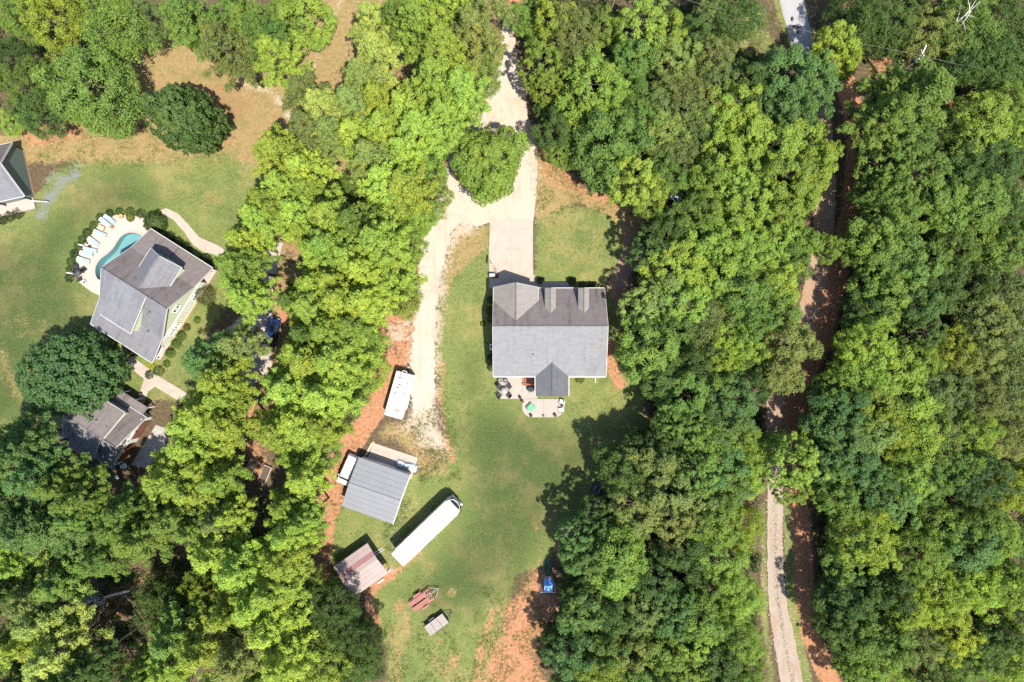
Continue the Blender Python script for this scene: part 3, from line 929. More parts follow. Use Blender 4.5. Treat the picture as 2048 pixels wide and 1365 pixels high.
TRIM = plain('trim_white', (0.34, 0.34, 0.33), 0.06, 1.0, 0.6)


def edge_board(mb, p0, p1, w=0.14, h=0.2, drop=0.05):
    """fascia board along a roof edge"""
    p0, p1 = Vector(p0), Vector(p1)
    w = w * .7
    d = (p1 - p0); L = d.length
    mid = (p0 + p1) / 2 - Vector((0, 0, h / 2 + drop))
    q = d.to_track_quat('X', 'Z')
    M = Matrix.Translation(mid) @ q.to_matrix().to_4x4()
    x, y, z = L / 2, w / 2, h / 2
    vs = [M @ Vector(p) for p in ((-x, -y, -z), (x, -y, -z), (x, y, -z), (-x, y, -z), (-x, -y, z), (x, -y, z), (x, y, z), (-x, y, z))]
    mb.add(vs, [(3, 2, 1, 0), (4, 5, 6, 7), (0, 1, 5, 4), (1, 2, 6, 5), (2, 3, 7, 6), (3, 0, 4, 7)])


def ridge_cap(parent, p0, p1, mat, w=0.16, name='ridge_cap'):
    MB().path([Vector(p0) + Vector((0, 0, .02)), Vector(p1) + Vector((0, 0, .02))], w * 0.6, 6).build(name, mat, parent)


def shrub_mesh(name, r, hgt, n, leaf=0.13, seed=0, spiky=False):
    rg = np.random.default_rng(seed)
    d = rg.normal(size=(n, 3)); d /= np.linalg.norm(d, axis=1)[:, None]
    d[:, 2] = np.abs(d[:, 2]) * 1.0
    lump = 1 + 0.13 * np.sin(d[:, 0] * 7 + seed) * np.cos(d[:, 1] * 6 - seed)
    p = d * np.array([r, r, hgt]) * (lump * rg.uniform(0.72, 1.02, n))[:, None]
    return leaf_cloud(name, p, d, leaf, leaf * (0.25 if spiky else 0.6), rg, 0.8 if not spiky else 0.3)


def leaf_cloud(name, p, nrm, length, width, rg, jitter=0.7):
    """mesh of many leaf shaped faces at points p, roughly facing nrm"""
    n = len(p)
    nn = nrm + rg.normal(size=(n, 3)) * jitter
    nn /= np.linalg.norm(nn, axis=1)[:, None] + 1e-9
    t = rg.normal(size=(n, 3))
    t -= (t * nn).sum(1)[:, None] * nn
    t /= np.linalg.norm(t, axis=1)[:, None] + 1e-9
    b = np.cross(nn, t)
    L = (length * rg.uniform(0.7, 1.3, n))[:, None] * 0.5
    Wd = (width * rg.uniform(0.7, 1.3, n))[:, None] * 0.5
    v = np.stack([p - t * L, p - b * Wd + t * L * 0.15, p + t * L, p + b * Wd + t * L * 0.15], 1).reshape(-1, 3)
    me = bpy.data.meshes.new(name)
    me.vertices.add(4 * n); me.vertices.foreach_set('co', v.astype(np.float32).ravel())
    me.loops.add(4 * n); me.loops.foreach_set('vertex_index', np.arange(4 * n, dtype=np.int32))
    me.polygons.add(n); me.polygons.foreach_set('loop_start', np.arange(0, 4 * n, 4, dtype=np.int32))
    me.update(calc_edges=True)
    a = me.attributes.new('leaf_rand', 'FLOAT', 'POINT')
    a.data.foreach_set('value', np.repeat(rg.uniform(0, 1, n), 4).astype(np.float32))
    me.materials.append(LEAF)
    return me


def wall_box(mb, x0, x1, y0, y1, z0, z1):
    mb.box(((x0 + x1) / 2, (y0 + y1) / 2, (z0 + z1) / 2), (x1 - x0, y1 - y0, z1 - z0))


def gable_prism(mb, x0, x1, y0, y1, ze, yr, zr):
    """solid under a gable roof whose ridge runs along x"""
    vs = [(x0, y0, ze), (x0, y1, ze), (x0, yr, zr), (x1, y0, ze), (x1, y1, ze), (x1, yr, zr)]
    mb.add(vs, [(1, 0, 2), (3, 4, 5), (0, 1, 4, 3), (0, 3, 5, 2), (4, 1, 2, 5)])


def grey_house():
    h = thing('ranch_house', 'grey shingled house with two small dormers and a wide front gable beside the concrete drive', 'house', (5.25, 1.3, 0))
    o = Vector((5.25, 1.3, 0))
    def L(x, y, z): return (x - o.x, y - o.y, z)
    x0, x1 = -2.60, 13.12
    yf, yr, yb = 7.49, 2.02, -4.93
    zf, zr, zb = 3.2, 7.0, 4.8
    # walls
    w = MB(); wall_box(w, x0 + .45 - o.x, x1 - .45 - o.x, yb + .45 - o.y, yf - .4 - o.y, 0, 3.1)
    a, b = x0 + .45, x1 - .45
    w.add([L(a, yb + .45, 3.1), L(a, yf - .4, 3.1), L(a, yr, zr - .35), L(a, yb + .45, zb - .3), L(b, yb + .45, 3.1), L(b, yf - .4, 3.1), L(b, yr, zr - .35), L(b, yb + .45, zb - .3)],
          [(0, 3, 2, 1), (4, 5, 6, 7), (0, 4, 7, 3)])
    wall_box(w, -2.2 - o.x, 3.25 - o.x, yf - .5 - o.y, 7.3 - o.y, 0, 4.3)
    w.add([L(-2.2, 7.3, 4.3), L(3.25, 7.3, 4.3), L(.53, 7.3, 6.1)], [(1, 0, 2)])
    w.build('wall', CREAM, h)
    # main roof, one part per slope; front slope's shade painted as browner, darker shingles
    MB().slab([L(x0, yf, zf), L(x0, yr, zr), L(x1, yr, zr), L(x1, yf, zf)][::-1], .18).build('roof', SHINGLE_BROWN, h)['label'] = 'front roof slope, painted in brownish shade, with dark algae streaks'
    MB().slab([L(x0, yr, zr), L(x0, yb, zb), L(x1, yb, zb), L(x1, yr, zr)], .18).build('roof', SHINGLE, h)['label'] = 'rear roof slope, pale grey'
    ridge_cap(h, L(x0, yr, zr), L(x1, yr, zr), SHINGLE)
    f = MB()
    edge_board(f, L(x0, yf + .05, zf), L(x1, yf + .05, zf)); edge_board(f, L(x0, yb - .08, zb), L(x1, yb - .08, zb), .2)
    for x in (x0 - .05, x1 + .05):
        edge_board(f, L(x, yf, zf), L(x, yr, zr), .08, .22); edge_board(f, L(x, yb, zb), L(x, yr, zr), .08, .22)
    f.build('fascia', TRIM, h)
    # front garage gable
    gx0, gx1, gxr = -2.58, 3.64, .53
    sl = (zr - zf) / (yf - yr)
    yv = yf - (4.5 - zf) / sl; ym = yf - (6.5 - zf) / sl
    g = MB()
    g.slab([L(gx0, 7.53, 4.52), L(gx0, yv, 4.52), L(gxr, ym, 6.52), L(gxr, 8.0, 6.52)], .16)
    g.slab([L(gxr, 8.0, 6.52), L(gxr, ym, 6.52), L(gx1, yv, 4.52), L(gx1, 7.53, 4.52)], .16)
    g.build('gable_roof', shingle_mat('tan_grey_shingles', (0.140, 0.130, 0.122), (0.09, 0.082, 0.078), 0.3), h)
    ridge_cap(h, L(gxr, 8.0, 6.52), L(gxr, ym, 6.52), SHINGLE_BROWN, .16, 'gable_ridge')
    f = MB(); edge_board(f, L(gx0 - .05, 7.5, 4.5), L(gx0 - .05, yv, 4.5), .08); edge_board(f, L(gx1 + .05, 7.5, 4.5), L(gx1 + .05, yv, 4.5), .08)
    edge_board(f, L(gx0, 7.56, 4.5), L(gxr, 8.03, 6.5), .07); edge_board(f, L(gx1, 7.56, 4.5), L(gxr, 8.03, 6.5), .07)
    f.build('gable_fascia', TRIM, h)
    d = MB(); wall_box(d, -1.9 - o.x, 2.9 - o.x, 7.28 - o.y, 7.36 - o.y, 0.05, 2.3)
    gd = d.build('garage_door', WHITE, h)
    for k in range(3):
        MB().box((.5 - o.x, 7.37 - o.y, .65 + k * .56), (4.7, .02, .04)).build('door_seam', CONCRETE_GREY, gd)
    # dormers
    for cx in (5.33, 9.97):
        ze, zt = 5.2, 5.78
        yv2 = yf - (ze - zf) / sl; ym2 = yf - (zt - zf) / sl
        r = MB()
        r.slab([L(cx - .76, 7.38, ze), L(cx - .76, yv2, ze), L(cx, ym2, zt), L(cx, 7.38, zt)], .12)
        r.slab([L(cx, 7.38, zt), L(cx, ym2, zt), L(cx + .76, yv2, ze), L(cx + .76, 7.38, ze)], .12)
        dr = r.build('dormer', MATS['tan_grey_shingles'], h)
        wl = MB(); wall_box(wl, cx - .6 - o.x, cx + .6 - o.x, yv2 + .1 - o.y, 7.15 - o.y, 3.3, ze - .05)
        wl.add([L(cx - .6, 7.15, ze - .05), L(cx + .6, 7.15, ze - .05), L(cx, 7.15, zt - .14)], [(1, 0, 2)])
        wl.build('dormer_wall', CREAM, dr)
        window(dr, (cx - o.x, 7.15 - o.y, 4.4), .7, 1.0, '+y')
        ridge_cap(dr, L(cx, 7.38, zt), L(cx, ym2, zt), SHINGLE_BROWN, .10)
    # rear porch gable with darker, newer shingles
    rx0, rx1, rxr, yq = 3.28, 7.9, 5.59, -7.7
    ym3 = -3.03
    r = MB()
    r.slab([L(rx0, yb - .02, 4.84), L(rx0, yq, 4.84), L(rxr, yq, 5.46), L(rxr, ym3, 5.46)], .16)
    r.slab([L(rxr, ym3, 5.46), L(rxr, yq, 5.46), L(rx1, yq, 4.84), L(rx1, yb - .02, 4.84)], .16)
    r.build('porch_roof', SHINGLE_DARK, h)
    ridge_cap(h, L(rxr, yq, 5.46), L(rxr, ym3, 5.46), SHINGLE_DARK, .14, 'porch_ridge')
    for x in (rx0 - .06, rx1 + .06):
        f = MB(); edge_board(f, L(x, yb, 4.84), L(x, yq, 4.84), .12); f.build('porch_fascia', TRIM, h)
    p = MB()
    for x in (rx0 + .3, rxr - 1.0, rxr + 1.0, rx1 - .3):
        p.box((x - o.x, yq + .3 - o.y, 2.3), (.16, .16, 4.6))
    p.build('porch_post', WHITE, h)
    MB().box((rxr - o.x, (yq + yb) / 2 - o.y, 1.45), (4.4, 2.7, .16)).build('porch_deck', WOOD, h)
    rl = MB()
    rl.box((rxr - .25 - o.x, yq - .02 - o.y, 2.4), (3.6, .09, .08)); rl.box((rxr - .25 - o.x, yq - .02 - o.y, 1.62), (3.6, .07, .08))
    for k in range(19): rl.box((rxr - 2.0 + k * .19 - o.x, yq - .02 - o.y, 2.0), (.05, .05, .75))
    rl.build('railing', WHITE, h)
    v = MB(); v.lathe(L(2.95, -1.85, 5.55), [(.09, 0), (.09, .45), (.0, .46)], 8); v.build('vent_pipe', DARK, h)
    for x in (8.6, 11.0): window(h, (x - o.x, yb + .45 - o.y, 2.6), 1.0, 1.3, '-y')
    window(h, (-.2 - o.x, yb + .45 - o.y, 2.6), 1.0, 1.3, '-y')
    dsp = MB(); dsp.tube(L(12.2, -5.05, 4.7), L(12.2, -5.2, .1), .06, n=6); dsp.tube(L(12.2, -5.2, .15), L(12.2, -6.1, .06), .06, n=6)
    dsp.build('downspout', WHITE, h)
    # front door walk steps
    MB().box(L(8.2, 7.5, .18), (1.6, .9, .24)).build('door_step', CONCRETE_GREY, h)
    # red-brown outside stairs: treads step down to the left onto the patio
    st = thing('porch_stairs', 'red-brown wooden stairs descending beside the back porch onto the patio', 'stairs', (2.5, -5.9, 0))
    for k in range(6):
        MB().box((.72 - k * .30, 0.0, 1.38 - k * .225), (.27, .95, .05)).build('tread', WOOD_RED, st)
    for s in (-1, 1):
        MB().slab([(.86, s * .5 - .03, 1.36), (-.95, s * .5 - .03, .1), (-.95, s * .5 + .03, .1), (.86, s * .5 + .03, 1.36)][::-1], .22).build('stringer', WOOD_RED, st)
    hr = MB(); hr.tube((.86, -.5, 2.2), (-.9, -.5, .95), .035, n=6); hr.tube((-.9, -.5, .95), (-.9, -.5, .1), .04, n=6); hr.tube((.8, -.5, 2.2), (.8, -.5, 1.2), .04, n=6)
    hr.build('handrail', WOOD_RED, st)


def farmhouse_frame(): return math.radians(-32.4)


def UN(u, n): return (.844 * u + .536 * n, -.536 * u + .844 * n)


def green_house():
    X, Y = UN(-46.8, -22.1)
    h = thing('farmhouse', 'pale green house with steep grey roofs and a large cross gable beside the pool', 'house', (X, Y, 0), farmhouse_frame())
    a = 5.2
    yr, zr = .8, 8.5
    fb, zfb, fe, ze = 4.6, 4.75, 8.0, 3.0
    rb, zrb, re = -3.8, 4.65, -8.0
    def strip(name, pts, mat, label=None):
        o = MB().slab(pts, .16).build(name, mat, h)
        if label: o['label'] = label
        return o
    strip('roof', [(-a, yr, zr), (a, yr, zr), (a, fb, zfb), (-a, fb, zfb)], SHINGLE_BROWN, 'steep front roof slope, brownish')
    strip('roof', [(-a, rb, zrb), (a, rb, zrb), (a, yr, zr), (-a, yr, zr)], SHINGLE_BLUE, 'steep rear roof slope, painted in bluish grey shade')  # tree shade painted as bluer shingles
    strip('porch_roof', [(-a, fb, zfb), (a, fb, zfb), (a, fe, ze), (-a, fe, ze)], SHINGLE_BROWN)
    strip('porch_roof', [(-a, re, ze), (a, re, ze), (a, rb, zrb), (-a, rb, zrb)], SHINGLE_BLUE)
    ridge_cap(h, (-a, yr, zr), (a, yr, zr), SHINGLE_BLUE)
    f = MB()
    for s in (-1, 1):
        x = s * (a + .04)
        edge_board(f, (x, re, ze), (x, rb, zrb), .08, .24); edge_board(f, (x, rb, zrb), (x, yr, zr), .08, .24)
        edge_board(f, (x, yr, zr), (x, fb, zfb), .08, .24); edge_board(f, (x, fb, zfb), (x, fe, ze), .08, .24)
    edge_board(f, (-a, re - .05, ze), (a, re - .05, ze), .12); edge_board(f, (-a, fe + .05, ze), (a, fe + .05, ze), .12)
    f.build('fascia', TRIM, h)
    # body
    wy0, wy1, wx = -5.3, 5.4, 4.85
    w = MB()
    vs = []
    for x in (-wx, wx):
        vs += [(x, wy0, 3.05), (x, wy1, 3.05), (x, wy1, 4.25), (x, fb - .1, zfb - .25), (x, yr, zr - .25), (x, rb + .1, zrb - .25), (x, wy0, 3.9)]
    w.add(vs, [(0, 6, 5, 4, 3, 2, 1)[::1], tuple(range(7, 14)), (0, 7, 13, 6), (1, 2, 9, 8)])
    w.build('gable_wall', SAGE, h)
    w2 = MB(); wall_box(w2, -wx + .02, wx - .02, wy0 + .02, wy1 - .02, .45, 3.05)
    lw = w2.build('lower_wall', plain('pale_sage_boards', (0.44, 0.48, 0.38), .05, 1.0), h)
    bt = MB()
    for k in range(30):
        y = wy0 + .2 + k * .36
        if y > wy1 - .1: break
        bt.box((wx + .01, y, 1.75), (.05, .06, 2.55))
    b_ = bt.build('batten', WHITE, lw); b_['kind'] = 'stuff'
    MB().box((wx + .02, .05, 3.1), (.1, wy1 - wy0, .2)).build('trim_band', WHITE, h)
    fd = MB(); wall_box(fd, -wx - .1, wx + .1, wy0 - .05, wy1 + .05, 0, .45); fd.build('foundation', BRICK_TAN, h)
    window(h, (wx, .8, 5.1), 1.0, 1.1, '+x'); window(h, (wx, 2.9, 1.8), .8, .9, '+x'); window(h, (wx, -1.9, 1.8), .7, .9, '+x'); window(h, (wx, -3.1, 1.9), .6, 1.0, '+x')
    # porches
    for (y0, y1) in ((re + .25, wy0), (wy1, fe - .3)):
        MB().box((0, (y0 + y1) / 2, .25), (9.9, abs(y1 - y0), .5)).build('porch_floor', PINKSTONE, h)
        yy = y0 if y0 < 0 else y1
        for x in (-4.7, -1.6, 1.6, 4.7):
            MB().box((x, yy + (.12 if yy < 0 else -.12), 1.7), (.18, .18, 2.4)).build('porch_post', WHITE, h)
    rl = MB(); rl.box((0, re + .35, 1.4), (9.4, .08, .1)); rl.box((0, re + .35, .7), (9.4, .06, .08)); rl.box((4.7, re + 1.3, 1.4), (.08, 1.9, .1))
    rl.build('porch_rail', WHITE, h)
    # front cross gable
    cx, hw, yfr, zce, zcr = .4, 2.5, 6.2, 6.2, 8.3
    ym = yr + (zr - zcr) / (zr - zfb) * (fb - yr)
    yv = yr + (zr - zce) / (zr - zfb) * (fb - yr)
    r = MB()
    r.slab([(cx - hw, yv, zce), (cx, ym, zcr), (cx, yfr, zcr), (cx - hw, yfr, zce)], .16)
    r.slab([(cx, ym, zcr), (cx + hw, yv, zce), (cx + hw, yfr, zce), (cx, yfr, zcr)], .16)
    cg = r.build('cross_gable', SHINGLE_BLUE, h)
    ridge_cap(cg, (cx, ym, zcr), (cx, yfr, zcr), SHINGLE_BROWN)
    w = MB(); wall_box(w, cx - hw + .3, cx + hw - .3, 2.0, yfr - .3, 3.6, zce - .1)
    w.add([(cx - hw + .3, yfr - .3, zce - .1), (cx + hw - .3, yfr - .3, zce - .1), (cx, yfr - .3, zcr - .25)], [(1, 0, 2)])
    w.build('cross_gable_wall', SAGE, cg)
    f = MB(); edge_board(f, (cx - hw - .04, yv, zce), (cx - hw - .04, yfr, zce), .1); edge_board(f, (cx + hw + .04, yv, zce), (cx + hw + .04, yfr, zce), .1)
    edge_board(f, (cx - hw, yfr + .04, zce), (cx, yfr + .04, zcr), .08); edge_board(f, (cx + hw, yfr + .04, zce), (cx, yfr + .04, zcr), .08)
    f.build('cross_gable_fascia', TRIM, cg)
    window(cg, (cx, yfr - .3, 5.0), 1.2, 1.2, '+y')
    # rear shed dormer
    sx0, sx1, sy, sz = -3.1, 1.9, -5.2, 6.35
    sd = MB().slab([(sx0, sy, sz), (sx1, sy, sz), (sx1, yr, zr + .05), (sx0, yr, zr + .05)], .16).build('shed_dormer', SHINGLE_BLUE, h)
    w = MB()
    vs = []
    for x in (sx0 + .25, sx1 - .2):
        vs += [(x, sy + .3, 3.7), (x, sy + .3, sz - .1), (x, yr - .3, zr - .25), (x, rb, zrb - .1)]
    w.add(vs, [(0, 1, 2, 3), (7, 6, 5, 4), (0, 4, 5, 1)])
    w.build('shed_dormer_wall', SAGE, sd)
    f = MB(); edge_board(f, (sx0, sy - .04, sz), (sx1, sy - .04, sz), .1); edge_board(f, (sx1 + .04, sy, sz), (sx1 + .04, yr, zr), .1)
    f.build('shed_dormer_fascia', TRIM, sd)
    for x in (-2, -.6, .8): window(sd, (x, sy + .3, 5.4), .8, .8, '-y')
    for (x, y) in ((2.9, -1.1), (3.1, -4.0)):
        z = zr + (y - yr) * (zr - zrb) / (yr - rb) if y > rb else zrb + (y - rb) * (zrb - ze) / (rb - re)
        MB().lathe((x, y, z - .05), [(.09, 0), (.09, .4), (0, .41)], 8).build('vent_pipe', DARK, h)


def green_garage():
    X, Y = UN(-42.45, -41.6)
    h = thing('detached_garage', 'grey-roofed green garage with two brown doors under the trees at lower left', 'garage', (X, Y, 0), farmhouse_frame())
    a, ye, ze, zr = 4.25, 4.4, 2.8, 6.4
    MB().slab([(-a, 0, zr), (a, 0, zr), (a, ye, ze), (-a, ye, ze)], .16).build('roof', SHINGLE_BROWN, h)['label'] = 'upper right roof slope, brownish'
    MB().slab([(-a, -ye, ze), (a, -ye, ze), (a, 0, zr), (-a, 0, zr)], .16).build('roof', SHINGLE_BLUE, h)['label'] = 'lower left roof slope, painted in bluish shade'  # shade of the trees painted bluish into this slope
    ridge_cap(h, (-a, 0, zr), (a, 0, zr), SHINGLE_BROWN)
    f = MB()
    for s in (-1, 1):
        edge_board(f, (s * (a + .04), -ye, ze), (s * (a + .04), 0, zr), .09, .26); edge_board(f, (s * (a + .04), 0, zr), (s * (a + .04), ye, ze), .09, .26)
        edge_board(f, (-a, s * (ye + .04), ze), (a, s * (ye + .04), ze), .1)
    f.build('fascia', TRIM, h)
    w = MB(); wx = 3.95
    gable_prism(w, -wx, wx, -4.0, 4.0, 2.95, 0, zr - .25)
    w.build('gable_wall', SAGE_GREY, h)
    w = MB(); wall_box(w, -wx + .02, wx - .02, -3.98, 3.98, 0, 2.95); w.build('lower_wall', plain('pale_grey_boards', (.40, .43, .38), .06, 1.0), h)
    MB().box((wx + .02, 0, 2.98), (.1, 8.1, .5)).build('trim_band', WHITE_DIRTY, h)
    for y in (-1.95, 1.95):
        gd = MB().box((wx + .02, y, 1.2), (.08, 3.0, 2.4)).build('garage_door', DOOR_BROWN, h)
        for k in range(4):
            MB().box((wx + .07, y, .33 + k * .58), (.03, 2.9, .52)).build('door_panel', DOOR_BROWN, gd)
    window(h, (wx, .2, 4.2), 1.3, 1.0, '+x')
    for y in (-1.9, 1.9): MB().box((wx + .14, y, 2.75), (.18, .16, .22)).build('wall_lamp', DARK, h)
    for s in (-1, 1):
        x0, x1, sy, sz = (-2.8, 2.2, 4.15, 5.0) if s > 0 else (-2.6, 1.85, 4.05, 4.85)
        pts = [(x0, 0, zr + .06), (x1, 0, zr + .06), (x1, s * sy, sz), (x0, s * sy, sz)]
        sd = MB().slab(pts if s > 0 else pts[::-1], .16).build('shed_dormer', SHINGLE_BROWN if s > 0 else SHINGLE_BLUE, h)
        w = MB(); vs = []
        for x in (x0 + .2, x1 - .2): vs += [(x, s * (sy - .25), 3.1), (x, s * (sy - .25), sz - .12), (x, s * .3, zr - .3)]
        w.add(vs, [(0, 1, 2), (5, 4, 3), (0, 3, 4, 1)])
        w.build('shed_dormer_wall', SAGE_GREY, sd)
        f = MB()
        edge_board(f, (x1 + .04, 0, zr + .06), (x1 + .04, s * sy, sz), .12)
        edge_board(f, (x0, s * (sy + .04), sz), (x1, s * (sy + .04), sz), .1)
        f.build('shed_dormer_fascia', TRIM, sd)
    MB().lathe((-1.9, -1.9, 5.55), [(.12, 0), (.12, .3), (0, .32)], 8).build('vent_pipe', DARK, h)
    MB().lathe((-.2, 1.6, 5.8), [(.12, 0), (.12, .3), (0, .32)], 8).build('vent_pipe', DARK, h)
    # covered lean-to toward the house
    MB().slab([(-1.0, ye - .1, 2.75), (3.6, ye - .1, 2.75), (3.6, ye + 1.2, 2.35), (-1.0, ye + 1.2, 2.35)], .12).build('side_porch_roof', SHINGLE_BROWN, h)
    for x in (-.8, 1.3, 3.4): MB().box((x, ye + 1.05, 1.1), (.14, .14, 2.25)).build('porch_post', WHITE, h)


def edge_house():
    h = thing('edge_house', 'blue-grey roofed house with green gable cut off by the left edge', 'house', (-75.4, 23.3, 0), math.radians(13))
    a, hw, ze, zr = 5.2, 3.9, 3.0, 6.6
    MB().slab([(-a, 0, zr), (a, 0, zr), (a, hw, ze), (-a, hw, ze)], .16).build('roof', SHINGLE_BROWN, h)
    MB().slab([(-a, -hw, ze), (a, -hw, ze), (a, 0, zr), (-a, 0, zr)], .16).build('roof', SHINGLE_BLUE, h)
    ridge_cap(h, (-a, 0, zr), (a, 0, zr), SHINGLE_BLUE)
    f = MB()
    for s in (-1, 1): edge_board(f, (a + .04, s * hw, ze), (a + .04, 0, zr), .1, .24)
    edge_board(f, (-a, -hw - .04, ze), (a, -hw - .04, ze), .1); edge_board(f, (-a, hw + .04, ze), (a, hw + .04, ze), .1)
    f.build('fascia', TRIM, h)
    w = MB(); gable_prism(w, -a + .3, a - .3, -hw + .35, hw - .35, 2.9, 0, zr - .3); wall_box(w, -a + .3, a - .3, -hw + .35, hw - .35, .3, 2.9)
    w.build('wall', plain('dark_green_siding', (.10, .135, .115), .06, 1.0), h)
    fd = MB(); wall_box(fd, -a + .28, a - .28, -hw + .3, hw - .3, 0, .3); fd.build('foundation', BRICK_TAN, h)
    MB().box((-.2, -hw - .3, .22), (10.0, 1.9, .44)).build('porch_deck', PINKSTONE, h)
    for x in (-2.5, .8, 4.6): MB().box((x, -hw + .1, 1.6), (.16, .16, 2.6)).build('porch_post', DARK, h)
    rl = MB(); rl.tube((5.0, -hw - .3, .9), (6.9, -hw - .8, .75), .06, n=6)
    for k in range(5): rl.tube((5.0 + k * .47, -hw - .3 - k * .125, .88 - k * .03), (5.0 + k * .47, -hw - .3 - k * .125, .05), .03, n=5)
    rl.build('stair_rail', WHITE, h)


def ribbed_roof(parent, pts, mat, n, name='roof_panel', axis_first=True, mats=None, gap=0.012, rib=0.02):
    """slope (corner order: ridge start, ridge end, eave end, eave start) laid with n long sheet-metal panels parallel to the ridge"""
    r0, r1, e1, e0 = [Vector(p) for p in pts]
    ribs = MB()
    for k in range(n):
        a0, a1 = r0.lerp(e0, k / n), r1.lerp(e1, k / n)
        b0, b1 = r0.lerp(e0, (k + 1) / n - gap / n), r1.lerp(e1, (k + 1) / n - gap / n)
        q = [a0, a1, b1, b0]
        nz = (q[1] - q[0]).cross(q[2] - q[1]).z
        m = mats[k] if mats else mat
        p = MB().slab(q if nz > 0 else q[::-1], .03).build(name, m, parent)
        rb = MB()
        for t in (.08, .36, .64, .92):
            s0, s1 = a0.lerp(b0, t) + Vector((0, 0, .01)), a1.lerp(b1, t) + Vector((0, 0, .01))
            rb.path([s0, s1], rib, 4)
        o = rb.build('rib', m, p); o['kind'] = 'stuff'


def metal_garage():
    h = thing('metal_garage', 'grey ribbed metal garage with pale end wall, between box trailer and motorhome', 'garage', (-19.43, -21.35, 0), math.radians(-19.4))
    a, b, ze, zr = 3.87, 3.72, 2.7, 3.55
    ribbed_roof(h, [(-a, 0, zr), (a, 0, zr), (a, b, ze), (-a, b, ze)], METAL_GREY, 5)
    ribbed_roof(h, [(-a, 0, zr), (a, 0, zr), (a, -b, ze), (-a, -b, ze)], METAL_GREY, 5)
    MB().path([(-a, 0, zr + .03), (a, 0, zr + .03)], .09, 6).build('ridge_cap', METAL_GREY, h)
    w = MB(); wall_box(w, -a + .2, a - .1, -b + .2, b - .25, 0, ze - .1)
    w.add([(a - .1, -b + .2, ze - .1), (a - .1, b - .25, ze - .1), (a - .1, 0, zr - .1)], [(0, 1, 2)])
    w.add([(-a + .2, -b + .2, ze - .1), (-a + .2, b - .25, ze - .1), (-a + .2, 0, zr - .1)], [(1, 0, 2)])
    w.build('wall', plain('cream_sheet_metal', (.48, .44, .37), .05, 1.2), h)
    t = MB(); edge_board(t, (a + .03, -b, ze), (a + .03, 0, zr), .09, .14); edge_board(t, (a + .03, b, ze), (a + .03, 0, zr), .09, .14)
    t.build('rake_trim', WHITE, h)
    d = MB(); wall_box(d, -1.5, 1.5, b - .26, b - .2, .05, 2.2); dd = d.build('roll_up_door', WHITE_DIRTY, h)
    # concrete pad behind with tarp-covered pile
    P = ccw(px_poly([(747, 886), (836, 916), (823, 958), (732, 925)]))
    slab_field('garage_pad', P, 0.06, grid_cells(P, math.radians(-19.4), 3.3, 1.8), CONCRETE)
    for k, (px, py) in enumerate(((742, 890), (738, 893))):
        t = MB().bbox((0, 0, .1), (2.2, .16, .18), .015).build('timber', WOOD_TAN, None, G(px - 1, py + 6, 0.0), math.radians(62))
        tag(t, ['tan timber lying along the pad edge, touching the concrete', 'tan timber lying farthest left of the concrete pad'][k], 'timber', 'timbers by the garage pad')
    # tarp pile: lumpy folded sheet over a low stack
    rg = random.Random(4)
    nx, ny = 15, 7
    vs, fs = [], []
    for j in range(ny):
        for i in range(nx):
            u, v = i / (nx - 1) * 2 - 1, j / (ny - 1) * 2 - 1
            e = max(0, 1 - max(abs(u), abs(v)) ** 4)
            z = .03 + e * (.55 + .14 * math.sin(u * 5 + v * 2) + rg.uniform(-.08, .08))
            vs.append((u * 1.62 + rg.uniform(-.04, .04), v * .52 + .12 * math.sin(u * 3) + rg.uniform(-.03, .03), z))
    for j in range(ny - 1):
        for i in range(nx - 1):
            q = j * nx + i
            fs.append((q, q + 1, q + nx + 1, q + nx))
    tp = thing('tarp_pile', 'crumpled blue-grey tarp over a low pile on the garage pad', 'tarp', G(813, 931, 0.06), math.radians(-24))
    MB().add(vs, fs, 0, False).build('tarp', TARP_GREY, tp)
    MB().bbox((.1, 0, .2), (2.6, .7, .4), .05).build('stack', WOOD, tp)


